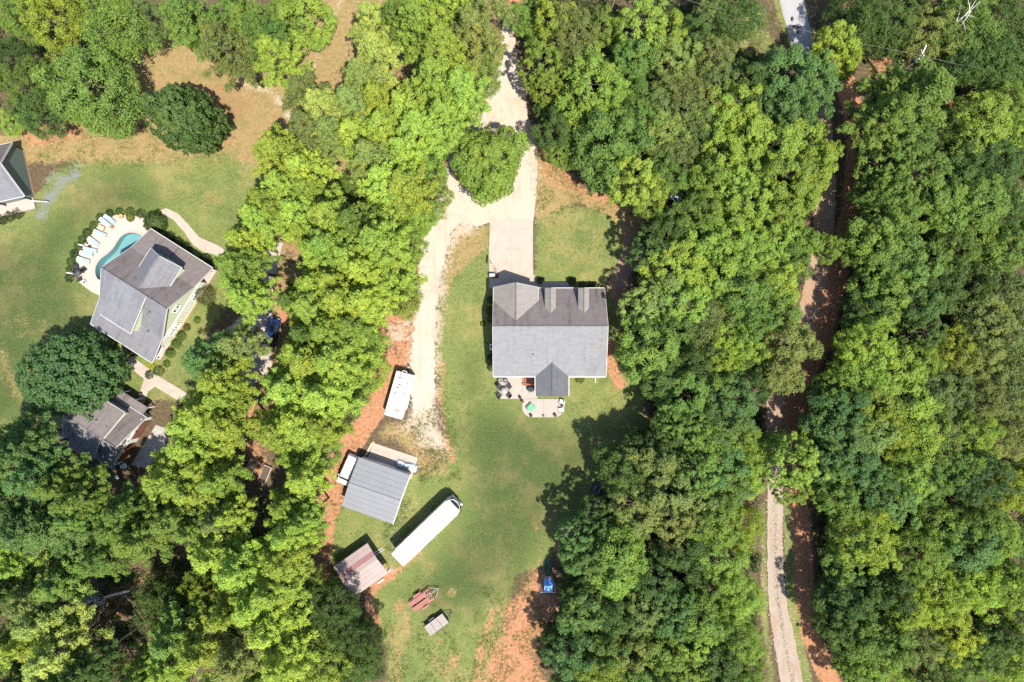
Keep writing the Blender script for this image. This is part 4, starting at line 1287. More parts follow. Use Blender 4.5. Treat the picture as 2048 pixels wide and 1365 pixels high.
def striped_shed():
    h = thing('metal_shed', 'open metal shed with pinkish roof and one red stripe', 'shed', (-21.65, -32.8, 0), math.radians(35))
    a, b, ze, zr = 2.98, 2.62, 2.3, 2.85
    m1 = [METAL_PINK, METAL_RED, METAL_PINK, METAL_PINK]
    ribbed_roof(h, [(-a, 0, zr), (a, 0, zr), (a, b, ze), (-a, b, ze)], METAL_PINK, 4, mats=[METAL_PINK, METAL_RED, METAL_PINK, METAL_PINK])
    ribbed_roof(h, [(-a, 0, zr), (a, 0, zr), (a, -b, ze), (-a, -b, ze)], METAL_PINK, 4)
    for x in (-2.8, -.9, .9, 2.8):
        for y in (-2.45, 2.45):
            MB().box((x, y, 1.12), (.09, .09, 2.25)).build('post', METAL_GREY, h)
    fr = MB()
    for y in (-2.45, 2.45): fr.box((0, y, 2.2), (5.8, .07, .07))
    for x in (-2.8, 2.8): fr.tube((x, -2.45, 2.25), (x, 0, 2.75), .04, n=5); fr.tube((x, 2.45, 2.25), (x, 0, 2.75), .04, n=5)
    fr.build('frame', METAL_GREY, h)
    for (y, s) in ((-2.5, 1),):
        MB().box((-.3, 2.52, 1.1), (5.0, .04, 2.1)).build('side_panel', METAL_PINK, h)
    MB().box((-2.86, 0, 1.1), (.04, 4.9, 2.1)).build('end_panel', METAL_PINK, h)
    # clutter leaning at the open right end
    rk = thing('ladder', 'short pale ladder leaning out of the shed toward the motorhome', 'ladder', G(758, 1102, 0), math.radians(28))
    for s in (-1, 1): MB().tube((-.9, s * .18, .7), (.75, s * .18, .05), .03, n=5).build('rail', WHITE_DIRTY, rk)
    for k in range(5): MB().tube((-.75 + k * .33, -.18, .64 - k * .13), (-.75 + k * .33, .18, .64 - k * .13), .02, n=5).build('rung', WHITE_DIRTY, rk)
    pl = thing('plank_pile', 'thin pale boards at the shed corner nearest the motorhome tail', 'boards', G(779, 1141, 0), math.radians(40))
    for k in range(4): MB().box((0, -.2 + k * .14, .05 + .03 * (k % 2)), (1.3 - .15 * k, .09, .04), rz=.2 * (k - 1.5)).build('board', WOOD, pl)
    p2 = MB().bbox((0, 0, .12), (1.1, .16, .14), .02).build('pipe', WHITE_DIRTY, None, G(762, 1162, 0), math.radians(34))
    tag(p2, 'white pipe lying along the lower eave of the red-striped shed', 'pipe')


grey_house()
green_house()
green_garage()
edge_house()
metal_garage()
striped_shed()

# ------------------------------------------------------------------ vehicles and trailers
def wheel(parent, c, r=.33, w=.22, axis_rz=0.0):
    """wheel with its axle along local y"""
    c = Vector(c)
    d = Vector((-math.sin(axis_rz), math.cos(axis_rz), 0)) * w / 2
    o = MB().tube(c - d, c + d, r, n=14).build('wheel', RUBBER, parent)
    MB().tube(c - d * 1.06, c + d * 1.06, r * .55, n=10).build('rim', CAR_SILVER, o)
    return o


def motorhome():
    h = thing('motorhome', 'long white motorhome parked diagonally on the grass', 'motorhome', (-12.15, -27.12, 0), math.radians(43.8))
    L, W = 11.6, 2.5
    b = MB()
    # side profile lofted: rounded roof edges, raked and bowed front cap
    xs = [-L / 2, -L / 2 + .12, -4, 0, 4, L / 2 - 1.0, L / 2 - .45, L / 2]
    hs = [3.16, 3.28, 3.3, 3.3, 3.3, 3.28, 3.1, 2.2]
    ws = [W / 2 - .08, W / 2, W / 2, W / 2, W / 2, W / 2, W / 2 - .1, W / 2 - .42]
    ring = []
    for x, z, w in zip(xs, hs, ws):
        ring.append([(x, -w, .45), (x, -w, z - .16), (x, -w + .14, z), (x, w - .14, z), (x, w, z - .16), (x, w, .45)])
    vs = [v for r in ring for v in r]; fs = []
    for i in range(len(ring) - 1):
        for k in range(6):
            fs.append((i * 6 + k, i * 6 + (k + 1) % 6, (i + 1) * 6 + (k + 1) % 6, (i + 1) * 6 + k))
    fs.append((5, 4, 3, 2, 1, 0)); e = (len(ring) - 1) * 6; fs.append(tuple(e + k for k in range(6)))
    b.add([tuple(v) for v in vs], [f[::-1] for f in fs])
    b.build('body', GELCOAT, h)
    MB().box((L / 2 - .13, 0, 2.62), (.16, 1.95, .85), ry=-.47).build('windscreen', GLASS, h)
    MB().path([(L / 2 - .3, -W / 2 + .3, 3.06), (L / 2 + .02, -.65, 2.55), (L / 2 + .1, 0, 2.5), (L / 2 + .02, .65, 2.55), (L / 2 - .3, W / 2 - .3, 3.06)], .05, 6).build('cap_rail', CAR_WHITE, h)
    MB().bbox((L / 2 - .05, 0, .62), (.3, 2.2, .3), .04).build('bumper', CAR_SILVER, h)
    for x in (L / 2 - 2.0, -.4):
        MB().bbox((x, -.1, 3.40), (1.0, .85, .24), .12, taper=.85).build('air_conditioner', GELCOAT, h)
    MB().bbox((1.55, -.72, 3.34), (.42, .42, .12), .04).build('roof_vent', CONCRETE_GREY, h)
    MB().bbox((.9, -.55, 3.33), (.18, .18, .08), .03).build('roof_vent', WHITE_DIRTY, h)
    MB().bbox((-3.6, .5, 3.33), (.36, .36, .09), .03).build('roof_vent', WHITE, h)
    s = MB(); s.box((L / 2 - 1.05, 0, 3.295), (.05, 2.3, .03)); s.build('roof_seam', WHITE_DIRTY, h)
    for y in (-1, 1):
        a = MB(); a.box((0, y * (W / 2 + .015), 3.08), (L - 1.6, .05, .07)); a.build('gutter_rail', WHITE_DIRTY, h)
        for x in (-3.9, -2.2, .6, 2.6, 4.1):
            MB().box((x, y * (W / 2 + .005), 2.1), (.9, .03, .6)).build('window', GLASS, h)
        MB().bbox((L / 2 - .35, y * (W / 2 + .12), 2.3), (.2, .12, .45), .03).build('mirror', DARK, h)
        for x in (L / 2 - 2.2, -L / 2 + 3.0):
            wheel(h, (x, y * (W / 2 - .15), .45), .45, .28)


def box_trailer():
    h = thing('box_trailer', 'white box trailer with debris-flecked roof beside the gravel path', 'trailer', (-16.2, -7.75, 0), math.radians(74.2))
    L, W, Z = 6.5, 2.55, 2.45
    MB().bbox((0, 0, 1.4), (L, W, 2.0), .06).build('body', WHITE, h)
    # roof skin laid in sheets with raised bows between
    n = 9
    for k in range(n):
        x = -L / 2 + L * (k + .5) / n
        MB().box((x, 0, Z - .03), (L / n - .03, W - .08, .02)).build('roof_sheet', WHITE_DIRTY, h)
    rg = random.Random(3)
    for k in range(1, n):
        x = -L / 2 + L * k / n
        MB().box((x, 0, Z - .015), (.03, W - .1, .025)).build('roof_bow', WHITE_DIRTY, h)
    d = MB()
    for k in range(2, 9):
        x = L / 2 - .35 - (k - 2) * .47
        for j in range(rg.randint(4, 7)):
            y = rg.choice((-.85, -.6, .15, .35, .55, .8)) + rg.uniform(-.1, .1)
            sx, sy = rg.uniform(.10, .17), rg.uniform(.14, .36)
            d.bbox((x + rg.uniform(-.05, .05), y, Z + .0), (sx, sy, .03), .01, rz=rg.uniform(-.4, .4))
    o = d.build('roof_debris', SOIL, h); o['kind'] = 'stuff'
    MB().box((-1.45, .05, Z - .012), (.95, 1.75, .02)).build('roof_patch', plain('buff_patch', (.40, .33, .22), .1, 2.5, .8), h)
    MB().slab([(-2.15, -.75, Z), (-2.45, -.8, Z), (-2.35, -.4, Z), (-2.1, .5, Z), (-2.02, .5, Z), (-1.95, -.5, Z)][::-1], .015).build('rust_stain', plain('rust_stain', (.24, .13, .09), .2, 3), h)
    tg = MB(); tg.tube((L / 2, -.9, .5), (L / 2 + 1.2, 0, .5), .05, n=6); tg.tube((L / 2, .9, .5), (L / 2 + 1.2, 0, .5), .05, n=6); tg.tube((L / 2 + 1.0, 0, .1), (L / 2 + 1.0, 0, 1.0), .05, n=6)
    tg.build('hitch', DARK, h)
    MB().path([(L / 2 + .05, .55, 2.0), (L / 2 + .28, .4, 2.0), (L / 2 + .28, -.1, 2.0), (L / 2 + .05, -.25, 2.0)], .04, 5).build('front_rack', WHITE, h)
    for s in (-1, 1):
        wheel(h, (-.5, s * 1.2, .33)); wheel(h, (-1.4, s * 1.2, .33))
        MB().bbox((-.95, s * 1.33, .75), (1.9, .2, .1), .03).build('fender', WHITE, h)


def white_van():
    h = thing('parked_van', 'dusty white van squeezed against the left wall of the metal garage', 'van', (-23.75, -18.75, 0), math.radians(66))
    MB().bbox((.1, 0, .95), (4.4, 1.85, 1.1), .08, taper=.97).build('body', CAR_WHITE, h)
    MB().bbox((.55, 0, 1.66), (3.4, 1.66, .4), .14, taper=.93).build('roof', CAR_WHITE, h)
    MB().box((-1.28, 0, 1.62), (.5, 1.45, .05), ry=-.75).build('windscreen', GLASS, h)
    for s in (-1, 1):
        for x in (-.6, .5, 1.6): MB().box((x, s * .83, 1.6), (.85, .03, .26)).build('side_window', GLASS, h)
        MB().bbox((-2.05, s * .62, .85), (.16, .34, .2), .03).build('headlight', GLASS, h)
        MB().bbox((-1.05, s * 1.05, 1.25), (.14, .2, .18), .02).build('mirror', CAR_WHITE, h)
        wheel(h, (-1.4, s * .82, .34)); wheel(h, (1.6, s * .82, .34))
    MB().bbox((-2.22, 0, .5), (.18, 1.9, .2), .03).build('bumper', CAR_SILVER, h)
    for k in range(3):
        MB().tube((.2 + k * .75, -.75, 1.9), (.2 + k * .75, .75, 1.9), .022, n=5).build('roof_bar', CAR_SILVER, h)


def car(name, label, loc, rz, paint):
    h = thing(name, label, 'car', loc, rz)
    b = MB()
    xs = [-2.2, -2.05, -1.2, .9, 1.9, 2.2]; ws = [.7, .86, .9, .9, .84, .62]; zs = [.8, .95, 1.0, .98, .86, .66]
    rings = []
    for x, w, z in zip(xs, ws, zs): rings.append([(x, -w, .28), (x, -w, z - .1), (x, -w + .1, z), (x, w - .1, z), (x, w, z - .1), (x, w, .28)])
    vs = [v for r in rings for v in r]; fs = []
    for i in range(5):
        for k in range(6): fs.append((i * 6 + k, (i + 1) * 6 + k, (i + 1) * 6 + (k + 1) % 6, i * 6 + (k + 1) % 6))
    fs += [tuple(range(6)), tuple(range(35, 29, -1))]
    b.add(vs, fs); b.build('body', paint, h)
    c = MB()
    c.add([(-1.75, -.74, .98), (1.0, -.74, .98), (1.0, .74, .98), (-1.75, .74, .98), (-1.15, -.58, 1.42), (.2, -.58, 1.42), (.2, .58, 1.42), (-1.15, .58, 1.42)],
          [(0, 1, 5, 4), (1, 2, 6, 5), (2, 3, 7, 6), (3, 0, 4, 7), (4, 5, 6, 7)])
    c.build('window', GLASS, h)
    MB().bbox((-.48, 0, 1.45), (1.45, 1.2, .07), .05).build('roof', paint, h)
    for s in (-1, 1):
        MB().bbox((2.05, s * .5, .66), (.2, .3, .12), .02).build('headlight', WHITE, h)
        MB().bbox((.75, s * .95, 1.02), (.14, .16, .12), .02).build('mirror', paint, h)
        wheel(h, (1.35, s * .78, .32)); wheel(h, (-1.35, s * .78, .32))


def trailers():
    h = thing('car_hauler', 'rust-red open trailer with twin plank tracks and bare frame', 'trailer', G(845, 1198, 0), math.radians(35))
    L, W = 3.7, 1.95
    for s in (-1, 1):
        for k in range(3):
            MB().bbox((-.45, s * (.45 + (k - 1) * .22), .58), (2.9, .19, .06), .012).build('track_plank', RUST, h)
        MB().tube((-L / 2 + .1, s * .9, .55), (L / 2, s * .9, .55), .045, n=6).build('side_rail', RUST, h)
        MB().bbox((-.15, s * 1.1, .72), (1.25, .24, .08), .03).build('fender', RUST, h)
        wheel(h, (-.15, s * 1.08, .34), .32, .2)
    for k in range(8):
        x = -.9 + k * .36
        MB().tube((x, -.9, .52), (x, .9, .52), .028 if k < 5 else .04, n=5).build('cross_bar', RUST if k < 5 else WOOD_GREY, h)
    for k in range(4): MB().bbox((1.0, -.75 + k * .48, .57), (1.3, .16, .04), .01).build('front_plank', RUST, h)
    t = MB(); t.tube((L / 2 - .1, -.9, .5), (L / 2 + 1.1, 0, .5), .05, n=6); t.tube((L / 2 - .1, .9, .5), (L / 2 + 1.1, 0, .5), .05, n=6); t.tube((.6, .05, .62), (L / 2 + 1.2, .02, .55), .05, n=6)
    t.build('tongue', WOOD_GREY, h)
    for s in (-1, 1): MB().tube((L / 2 - .2, s * .85, .5), (L / 2 - .2, s * .85, 1.0), .04, n=6).build('stake', RUST, h)

    h = thing('utility_trailer', 'grey utility trailer with three board lid sections', 'trailer', G(874, 1244.5, 0), math.radians(36.5))
    L, W = 3.35, 1.62
    MB().bbox((0, 0, .72), (L, W, .5), .02).build('bed', DARK, h)
    for k in range(3):
        x = -L / 2 + L * (k + .5) / 3
        for j in range(6):
            MB().box((x, -W / 2 + W * (j + .5) / 6, 1.0 + .006 * (j % 2)), (L / 3 - .07, W / 6 - .025, .04)).build('lid_board', WOOD_GREY, h)
    for x in (-L / 6, L / 6): MB().box((x, 0, 1.0), (.06, W + .06, .06)).build('lid_strap', DARK, h)
    for s in (-1, 1):
        wheel(h, (-.2, s * .95, .33), .33, .2); MB().bbox((-.2, s * .98, .72), (1.0, .26, .06), .02).build('fender', DARK, h)
    t = MB(); t.tube((L / 2, -.6, .5), (L / 2 + 1.1, 0, .5), .045, n=6); t.tube((L / 2, .6, .5), (L / 2 + 1.1, 0, .5), .045, n=6); t.tube((L / 2 + .9, 0, .1), (L / 2 + .9, 0, .8), .04, n=6)
    t.build('tongue', DARK, h)


def playset():
    h = thing('playset', 'playset with blue tarp roof and long dark green slide at the wood edge', 'playset', G(1095, 1157, 0), 0)
    z0, z1 = 2.55, 3.25  # one tarp; sun and shade are painted into the two halves' blues
    o = MB().slab([(-.6, .75, z0), (-.6, .0, z1), (.6, .0, z1), (.6, .75, z0)][::-1], .03).build('tarp_roof', TARP_BLUE_SHADED, h); o['label'] = 'roof half next to the slide, painted in shaded blue'
    o = MB().slab([(-.6, .0, z1), (-.6, -1.15, 2.5), (.6, -1.15, 2.5), (.6, .0, z1)], .03).build('tarp_roof', TARP_BLUE_LIT, h); o['label'] = 'roof half painted in sunlit blue'
    for x in (-.56, .56):
        for y in (-1.05, .65): MB().box((x, y, 1.3), (.1, .1, 2.6)).build('post', WOOD, h)
    for k in range(7): MB().box((0, -.95 + k * .26, 1.4), (1.15, .23, .05)).build('deck_board', WOOD, h)
    g = []
    for i in range(12):
        t = i / 11
        g.append((.02, .75 + t * 2.15, 1.4 * (1 - t) + .12 + .10 * math.sin(t * 7)))
    vs, fs = [], []
    for (x, y, z) in g:
        vs += [(x - .27, y, z + .2), (x - .22, y, z), (x + .22, y, z), (x + .27, y, z + .2)]
    for i in range(11):
        for k in range(3): fs.append((i * 4 + k, i * 4 + k + 1, i * 4 + 5 + k, i * 4 + 4 + k))
    MB().add(vs, fs, 0, True).build('slide', GREEN_PLASTIC, h)
    MB().tube((-1.05, -1.25, 2.3), (1.05, -1.25, 2.3), .05, n=6).build('swing_beam', WHITE_DIRTY, h)
    for s in (-1, 1):
        for d in (-.5, .5): MB().tube((s * 1.0, -1.25, 2.3), (s * 1.1, -1.25 + d, 0), .05, n=6).build('swing_leg', WHITE_DIRTY, h)
        MB().box((s * .45, -1.35, .5), (.4, .18, .03)).build('swing_seat', DARK, h)
    lad = MB()
    for k in range(5): lad.tube((-.3, -1.3 - .04 * (4 - k), .25 + k * .25), (.3, -1.3 - .04 * (4 - k), .25 + k * .25), .025, n=5)
    lad.build('ladder', WOOD, h)


def dark_cart():
    h = thing('tarped_cart', 'black sheet-covered cart with two pale bars at the edge of the woods', 'cart', G(1196, 976, 0), math.radians(52))
    rg = random.Random(9)
    vs, fs = [], []
    n = 12
    for j, (s, z) in enumerate(((1.0, .05), (.96, .7), (.75, 1.05), (.35, 1.2), (.02, 1.22))):
        for i in range(n):
            a = 2 * PI * i / n
            k = s * (1 + rg.uniform(-.06, .06))
            vs.append((1.35 * k * math.cos(a), .95 * k * math.sin(a), z + rg.uniform(-.05, .05) * (j > 0)))
    for j in range(4):
        for i in range(n): fs.append((j * n + i, j * n + (i + 1) % n, (j + 1) * n + (i + 1) % n, (j + 1) * n + i))
    MB().add(vs, fs).build('cover', BLACK_FAB, h)
    MB().path([(-.9, .1, 1.05), (-.5, .5, 1.2), (.1, .62, 1.2)], .035, 5).build('frame_bar', CAR_SILVER, h)
    MB().path([(-.5, -.2, 1.22), (.3, -.05, 1.28), (.75, -.35, 1.1)], .035, 5).build('frame_bar', CAR_SILVER, h)
    b = MB().bbox((0, 0, .14), (1.6, .7, .22), .03).build('pallet', WOOD, None, G(1206, 958, 0), math.radians(48))
    tag(b, 'weathered pallet above the black covered cart', 'pallet')


# ------------------------------------------------------------------ garden furniture and small things
def tripod_hoop():
    h = thing('basketball_hoop', 'portable basketball hoop standing on the parking pad corner', 'basketball hoop', G(990, 548, 0.06), math.radians(90))
    MB().bbox((-.25, .1, .12), (.75, 1.2, .24), .06, taper=.85).build('base', DARK, h)
    MB().tube((-.1, -.2, .2), (.55, -.2, 2.9), .05, n=8).build('pole', RUST, h)
    MB().tube((.3, -.2, 2.0), (.95, .0, 3.0), .035, n=6).build('arm', RUST, h)
    bd = MB().box((1.0, .35, 3.1), (.06, 1.2, .75), rz=PI / 2 * 0.92).build('backboard', WOOD, h)
    r = MB(); r.path([(1.0 + .23 * math.cos(a) - .2, .12 + .23 * math.sin(a), 2.95) for a in np.linspace(0, 2 * PI, 13)], .018, 5)
    r.build('rim', ORANGE, bd.parent)
    b = thing('storage_bin', 'white bin in a dark frame beside the basketball hoop', 'bin', G(984.5, 551.5, 0.06), 0)
    MB().bbox((0, 0, .35), (.85, .5, .7), .04).build('box', CAR_SILVER, b)
    fr = MB()
    for s in (-1, 1): fr.box((s * .45, 0, .66), (.07, .6, .1)); fr.box((0, s * .28, .66), (.95, .07, .1))
    fr.build('frame', DARK, b)


def chair_low(name, label, loc, rz, group, frame=DARK, seat=WHITE_DIRTY):
    h = thing(name, label, 'chair', loc, rz, group)
    MB().bbox((0, 0, .42), (.56, .56, .06), .02).build('seat', seat, h)
    MB().box((-.3, 0, .72), (.06, .56, .58), ry=-.2).build('backrest', seat, h)
    f = MB()
    for s in (-1, 1):
        f.tube((-.3, s * .32, .62), (.34, s * .32, .62), .035, n=5)
    f.build('armrest', frame, h)
    for x in (-.28, .3):
        for y in (-.3, .3): MB().tube((x, y, 0), (x, y, .62), .03, n=5).build('leg', frame, h)
    return h


def pot(label, px, py, z=0.11, r=.2, mat=DARK, plant=None, group='flower pots round the back patio', seed=1):
    h = thing('flower_pot', label, 'flower pot', G(px, py, z), 0, group)
    MB().lathe((0, 0, 0), [(r * .7, 0), (r, .36), (r * 1.08, .36), (r * 1.08, .42), (r * .9, .42), (r * .85, .36)], 12).build('pot', mat, h)
    if plant:
        o = bpy.data.objects.new('plant', shrub_mesh('pot_plant', r * 1.1, .35, 60, .12, seed)); COL.objects.link(o)
        o.parent = h; o.location = (0, 0, .38); o.color = (*plant, 1)


def patio_things():
    # back patio of the grey house
    t = thing('patio_table', 'small pale table ringed by four dark chairs on the rectangular patio', 'table', G(1008, 782, .11), 0)
    MB().lathe((0, 0, .70), [(.0, 0), (.52, 0), (.54, .04), (0, .05)], 18).build('tabletop', CONCRETE_GREY, t)
    MB().lathe((0, 0, 0), [(.25, 0), (.06, .06), (.05, .7)], 10).build('pedestal', DARK, t)
    for k, (w, dx, dy) in enumerate((('upper right', 1, 1), ('upper left', -1, 1), ('lower left', -1, -1), ('lower right', 1, -1))):
        p = G(1008, 782, .11) + Vector((dx * .72, dy * .62, 0))
        chair_low('dining_chair', f'dark chair at the {w} of the round patio table', p, math.atan2(-dy, -dx), 'dark chairs round the patio table', DARK, BLACK_FAB)
    g = thing('barbecue_grill', 'dark gridded grill at the upper left corner of the patio', 'grill', G(1001.5, 760, .11), 0)
    MB().bbox((0, 0, .5), (.75, .62, .55), .05).build('body', DARK, g)
    for k in range(5): MB().box((-.28 + k * .14, 0, .80), (.05, .52, .03)).build('grate_bar', CONCRETE_GREY, g)
    for x in (-.3, .3):
        for y in (-.25, .25): MB().tube((x, y, 0), (x, y, .3), .03, n=5).build('leg', DARK, g)
    r = thing('fire_bowl', 'round dark bowl next to the gridded grill', 'fire bowl', G(1011, 761, .11), 0)
    MB().lathe((0, 0, 0), [(.12, 0), (.2, .1), (.33, .38), (.34, .42), (.27, .40), (.18, .22), (0, .2)], 14).build('bowl', DARK, r)
    MB().lathe((0, 0, .18), [(.2, 0), (.16, .06), (0, .1)], 8).build('ash', CONCRETE_GREY, r)
    s = thing('smoker_grill', 'black covered smoker grill below the red-brown stairs', 'grill', G(1063, 777, .11), 0)
    MB().bbox((0, 0, .62), (1.25, .62, .85), .12, taper=.92).build('cover', BLACK_FAB, s)
    MB().bbox((-.1, -.42, .55), (.7, .22, .06), .02).build('shelf', DARK, s)
    for x in (-.5, .5): MB().tube((x, -.2, 0), (x, -.2, .3), .04, n=6).build('leg', DARK, s)
    lo = thing('garden_lounger', 'mint green lounger with black head bar on the rounded patio', 'lounger', G(1062, 815, .09), math.radians(-44))
    MB().bbox((0.05, 0, .32), (.95, .95, .07), .03).build('cushion', GREEN_FABRIC, lo)
    MB().bbox((.05, 0, .37), (.03, .95, .02), .005).build('seam', GREEN_PLASTIC, lo)
    MB().box((-.5, 0, .42), (.12, 1.05, .12)).build('head_bar', DARK, lo)
    MB().box((-.3, -.55, .36), (.5, .08, .08)).build('arm', DARK, lo)
    for x in (-.4, .45):
        for y in (-.42, .42): MB().tube((x, y, 0), (x, y, .3), .03, n=5).build('leg', DARK, lo)
    chair_low('patio_chair', 'white-seated chair with dark frame nearer the back porch', G(1123, 803.5, .09), math.radians(165), 'two white patio chairs', BLACK_FAB, WHITE)
    chair_low('patio_chair', 'white-seated chair with dark frame farther from the back porch', G(1121, 820, .09), math.radians(190), 'two white patio chairs', BLACK_FAB, WHITE)
    st = thing('side_table', 'tiny dark stand between the two white patio chairs', 'side table', G(1124, 811, .09), 0)
    MB().lathe((0, 0, .4), [(0, 0), (.17, 0), (.17, .03), (0, .04)], 12).build('top', DARK, st); MB().tube((0, 0, 0), (0, 0, .4), .04, n=6).build('leg', DARK, st)
    pot('dark pot at the lower left corner of the rectangular patio', 998, 796.5, plant=(.05, .08, .03), seed=2)
    pot('dark planted pot at the lower right of the rectangular patio', 1040, 795, plant=(.04, .05, .03), seed=3)
    pot('dark pot at the step of the rounded patio edge', 1045, 803.5, mat=TERRACOTTA, plant=(.06, .05, .03), seed=4)
    pot('dark pot at the lower left curve of the rounded patio', 1062, 831, plant=(.05, .06, .03), seed=5)
    pot('smallest black pot at the middle of the rounded patio edge', 1087, 832, r=.13, seed=6)
    pot('dark pot at the lower right curve of the rounded patio', 1110, 830.5, r=.22, plant=(.05, .045, .04), seed=7)
    ac = thing('air_conditioner', 'pale framed air conditioner against the left wall of the grey house', 'air conditioner', G(985.5, 694, 0), 0)
    MB().bbox((0, 0, .45), (.85, .85, .9), .06).build('cabinet', CAR_SILVER, ac)
    MB().lathe((0, 0, .905), [(0, 0), (.33, 0), (.33, .02), (0, .025)], 16).build('fan_grille', CAR_BLUE, ac)


def shrub(name, label, px, py, r, hgt, col, n=900, leaf=.16, seed=0, group=None, spiky=False, cat='shrub', z=0.0):
    o = thing(name, label, cat, G(px, py, z), seed * 1.3, group)
    c = bpy.data.objects.new('foliage', shrub_mesh('foliage', r, hgt, n, leaf, seed, spiky)); COL.objects.link(c)
    c.parent = o; c.color = (*col, 1)
    MB().tube((0, 0, 0), (0, 0, hgt * .6), .05, .03, n=6).build('stem', BARK, o)
    return o


def pool_area():
    # pool basin with coping; water as its own surface
    w = [(289, 478), (283, 472), (275, 467.5), (262, 465.5), (252, 467.5), (242, 474), (235, 484), (228, 496), (217, 507.5), (203, 517), (194, 528), (190.5, 542), (193, 554), (199, 561), (212, 562), (236, 548), (262, 522), (284, 498)]
    wp = ccw(px_poly(w))
    # smooth the outline
    for _ in range(2):
        q = []
        for i in range(len(wp)):
            a, b = Vector(wp[i]), Vector(wp[(i + 1) % len(wp)])
            q += [tuple(a.lerp(b, .25)), tuple(a.lerp(b, .75))]
        wp = q
    cen = Vector((sum(p[0] for p in wp) / len(wp), sum(p[1] for p in wp) / len(wp)))
    def off(d):
        out = []
        n = len(wp)
        for i in range(n):
            a, b = Vector(wp[i - 1]), Vector(wp[(i + 1) % n])
            t = (b - a).normalized()
            out.append((wp[i][0] + t.y * d, wp[i][1] - t.x * d))
        return out
    deck = ccw(px_poly([(205, 440), (235, 430), (262, 431), (292, 438), (296, 470), (262, 530), (228, 585), (205, 594), (182, 583), (159, 565), (150, 545), (152, 528), (160, 508), (172, 485), (188, 463)]))
    # deck is a real ring: outer deck polygon down to the coping line
    bm = bmesh.new()
    m1 = plain('pool_deck_concrete', (.285, .235, .19), .08, 1.4, .9, dirt=(.22, .17, .135), dirt_amt=.4)
    oc = off(.42)
    def loop(pts, z): return [bm.verts.new((p[0], p[1], z)) for p in pts]
    d_ = loop(deck, .10); db = loop(deck, -.05)
    o_ = loop(oc, .10)
    ed = []
    for L_ in (d_, o_):
        for i in range(len(L_)): ed.append(bm.edges.new((L_[i], L_[(i + 1) % len(L_)])))
    bmesh.ops.triangle_fill(bm, edges=ed, use_beauty=True, use_dissolve=False)
    for i in range(len(d_)):
        j = (i + 1) % len(d_)
        bm.faces.new((d_[i], db[i], db[j], d_[j]))
    bmesh.ops.recalc_face_normals(bm, faces=bm.faces)
    me = bpy.data.meshes.new('pool_deck'); bm.to_mesh(me); bm.free(); me.materials.append(m1)
    o = bpy.data.objects.new('pool_deck', me); COL.objects.link(o); tag(o, kind='structure')
    up = sum(p.normal.z * p.area for p in me.polygons)
    if up < 0: me.flip_normals()
    pool = thing('swimming_pool', 'curved turquoise pool partly hidden by the green house roof', 'pool', (0, 0, 0))
    # coping stones one by one
    n = len(wp)
    for i in range(0, n, 2):
        a, b = i, (i + 2) % n
        i2 = (i + 1) % n
        q = [wp[a], oc[a], oc[i2], oc[b], wp[b], wp[i2]]
        c = Vector((sum(p[0] for p in q) / 6, sum(p[1] for p in q) / 6))
        q = ccw([tuple(c + (Vector(p) - c) * .97) for p in q])
        MB().slab([(p[0], p[1], .13 + random.uniform(-.003, .003)) for p in q], .1).build('coping_stone', PINKSTONE, pool)
    # basin: sloping floor and walls
    vs, fs = [], []
    inner = off(-.04)
    for p in inner:
        vs.append((p[0], p[1], .12))
    for p in inner:
        q = Vector(p)
        depth = .35 + 1.3 * min(1, max(0, (G(300, 455).to_2d() - q).length / 9.5))
        vs.append((p[0], p[1], .05 - depth))
    for i in range(n):
        j = (i + 1) % n
        fs.append((i, n + i, n + j, j)[::-1])
    fs.append(tuple(range(n, 2 * n)))
    b = MB().add(vs, fs)
    b.build('basin', plain('pool_plaster', (.20, .265, .28), .05, 1.0, .7), pool)
    wm, nt, bs = new_mat('pool_water')
    pos = N(nt, 'ShaderNodeNewGeometry').outputs['Position']
    tb = N(nt, 'ShaderNodeBsdfTransparent'); tb.inputs['Color'].default_value = (.60, .80, .81, 1)
    gl = N(nt, 'ShaderNodeBsdfGlossy'); gl.inputs['Roughness'].default_value = .05
    bp = N(nt, 'ShaderNodeBump'); bp.inputs['Strength'].default_value = .15; bp.inputs['Distance'].default_value = .05
    nt.links.new(noise(nt, pos, 3.0, 3), bp.inputs['Height']); nt.links.new(bp.outputs['Normal'], gl.inputs['Normal'])
    fr = N(nt, 'ShaderNodeFresnel'); fr.inputs['IOR'].default_value = 1.33
    ms = N(nt, 'ShaderNodeMixShader')
    nt.links.new(fr.outputs[0], ms.inputs[0]); nt.links.new(tb.outputs[0], ms.inputs[1]); nt.links.new(gl.outputs[0], ms.inputs[2])
    nt.links.new(ms.outputs[0], nt.nodes['Material Output'].inputs['Surface'])
    MB().add([(p[0], p[1], .02) for p in inner], [tuple(range(n))]).build('water', wm, pool)
    # the ground must not show through the basin: terrain is cut away there (see cut_pool_hole)
    cut_pool_hole(inner)

    ang = math.radians(-27)
    spots = [(213, 446, -40, 'topmost of the pool loungers, in a touching pair'), (222, 440, -40, 'lounger nearest the garden path, in a touching pair'),
             (203, 468, -22, 'lounger just below the wooden crate'), (190, 484, -38, 'lounger right of the upper closed parasol'),
             (184, 501, -10, 'upper lounger of the pair below the closed parasol'), (176, 508, -10, 'lower lounger of the pair below the closed parasol'), (170, 521, -17, 'lowest of the pool loungers, nearest the dark table')]
    proto = None
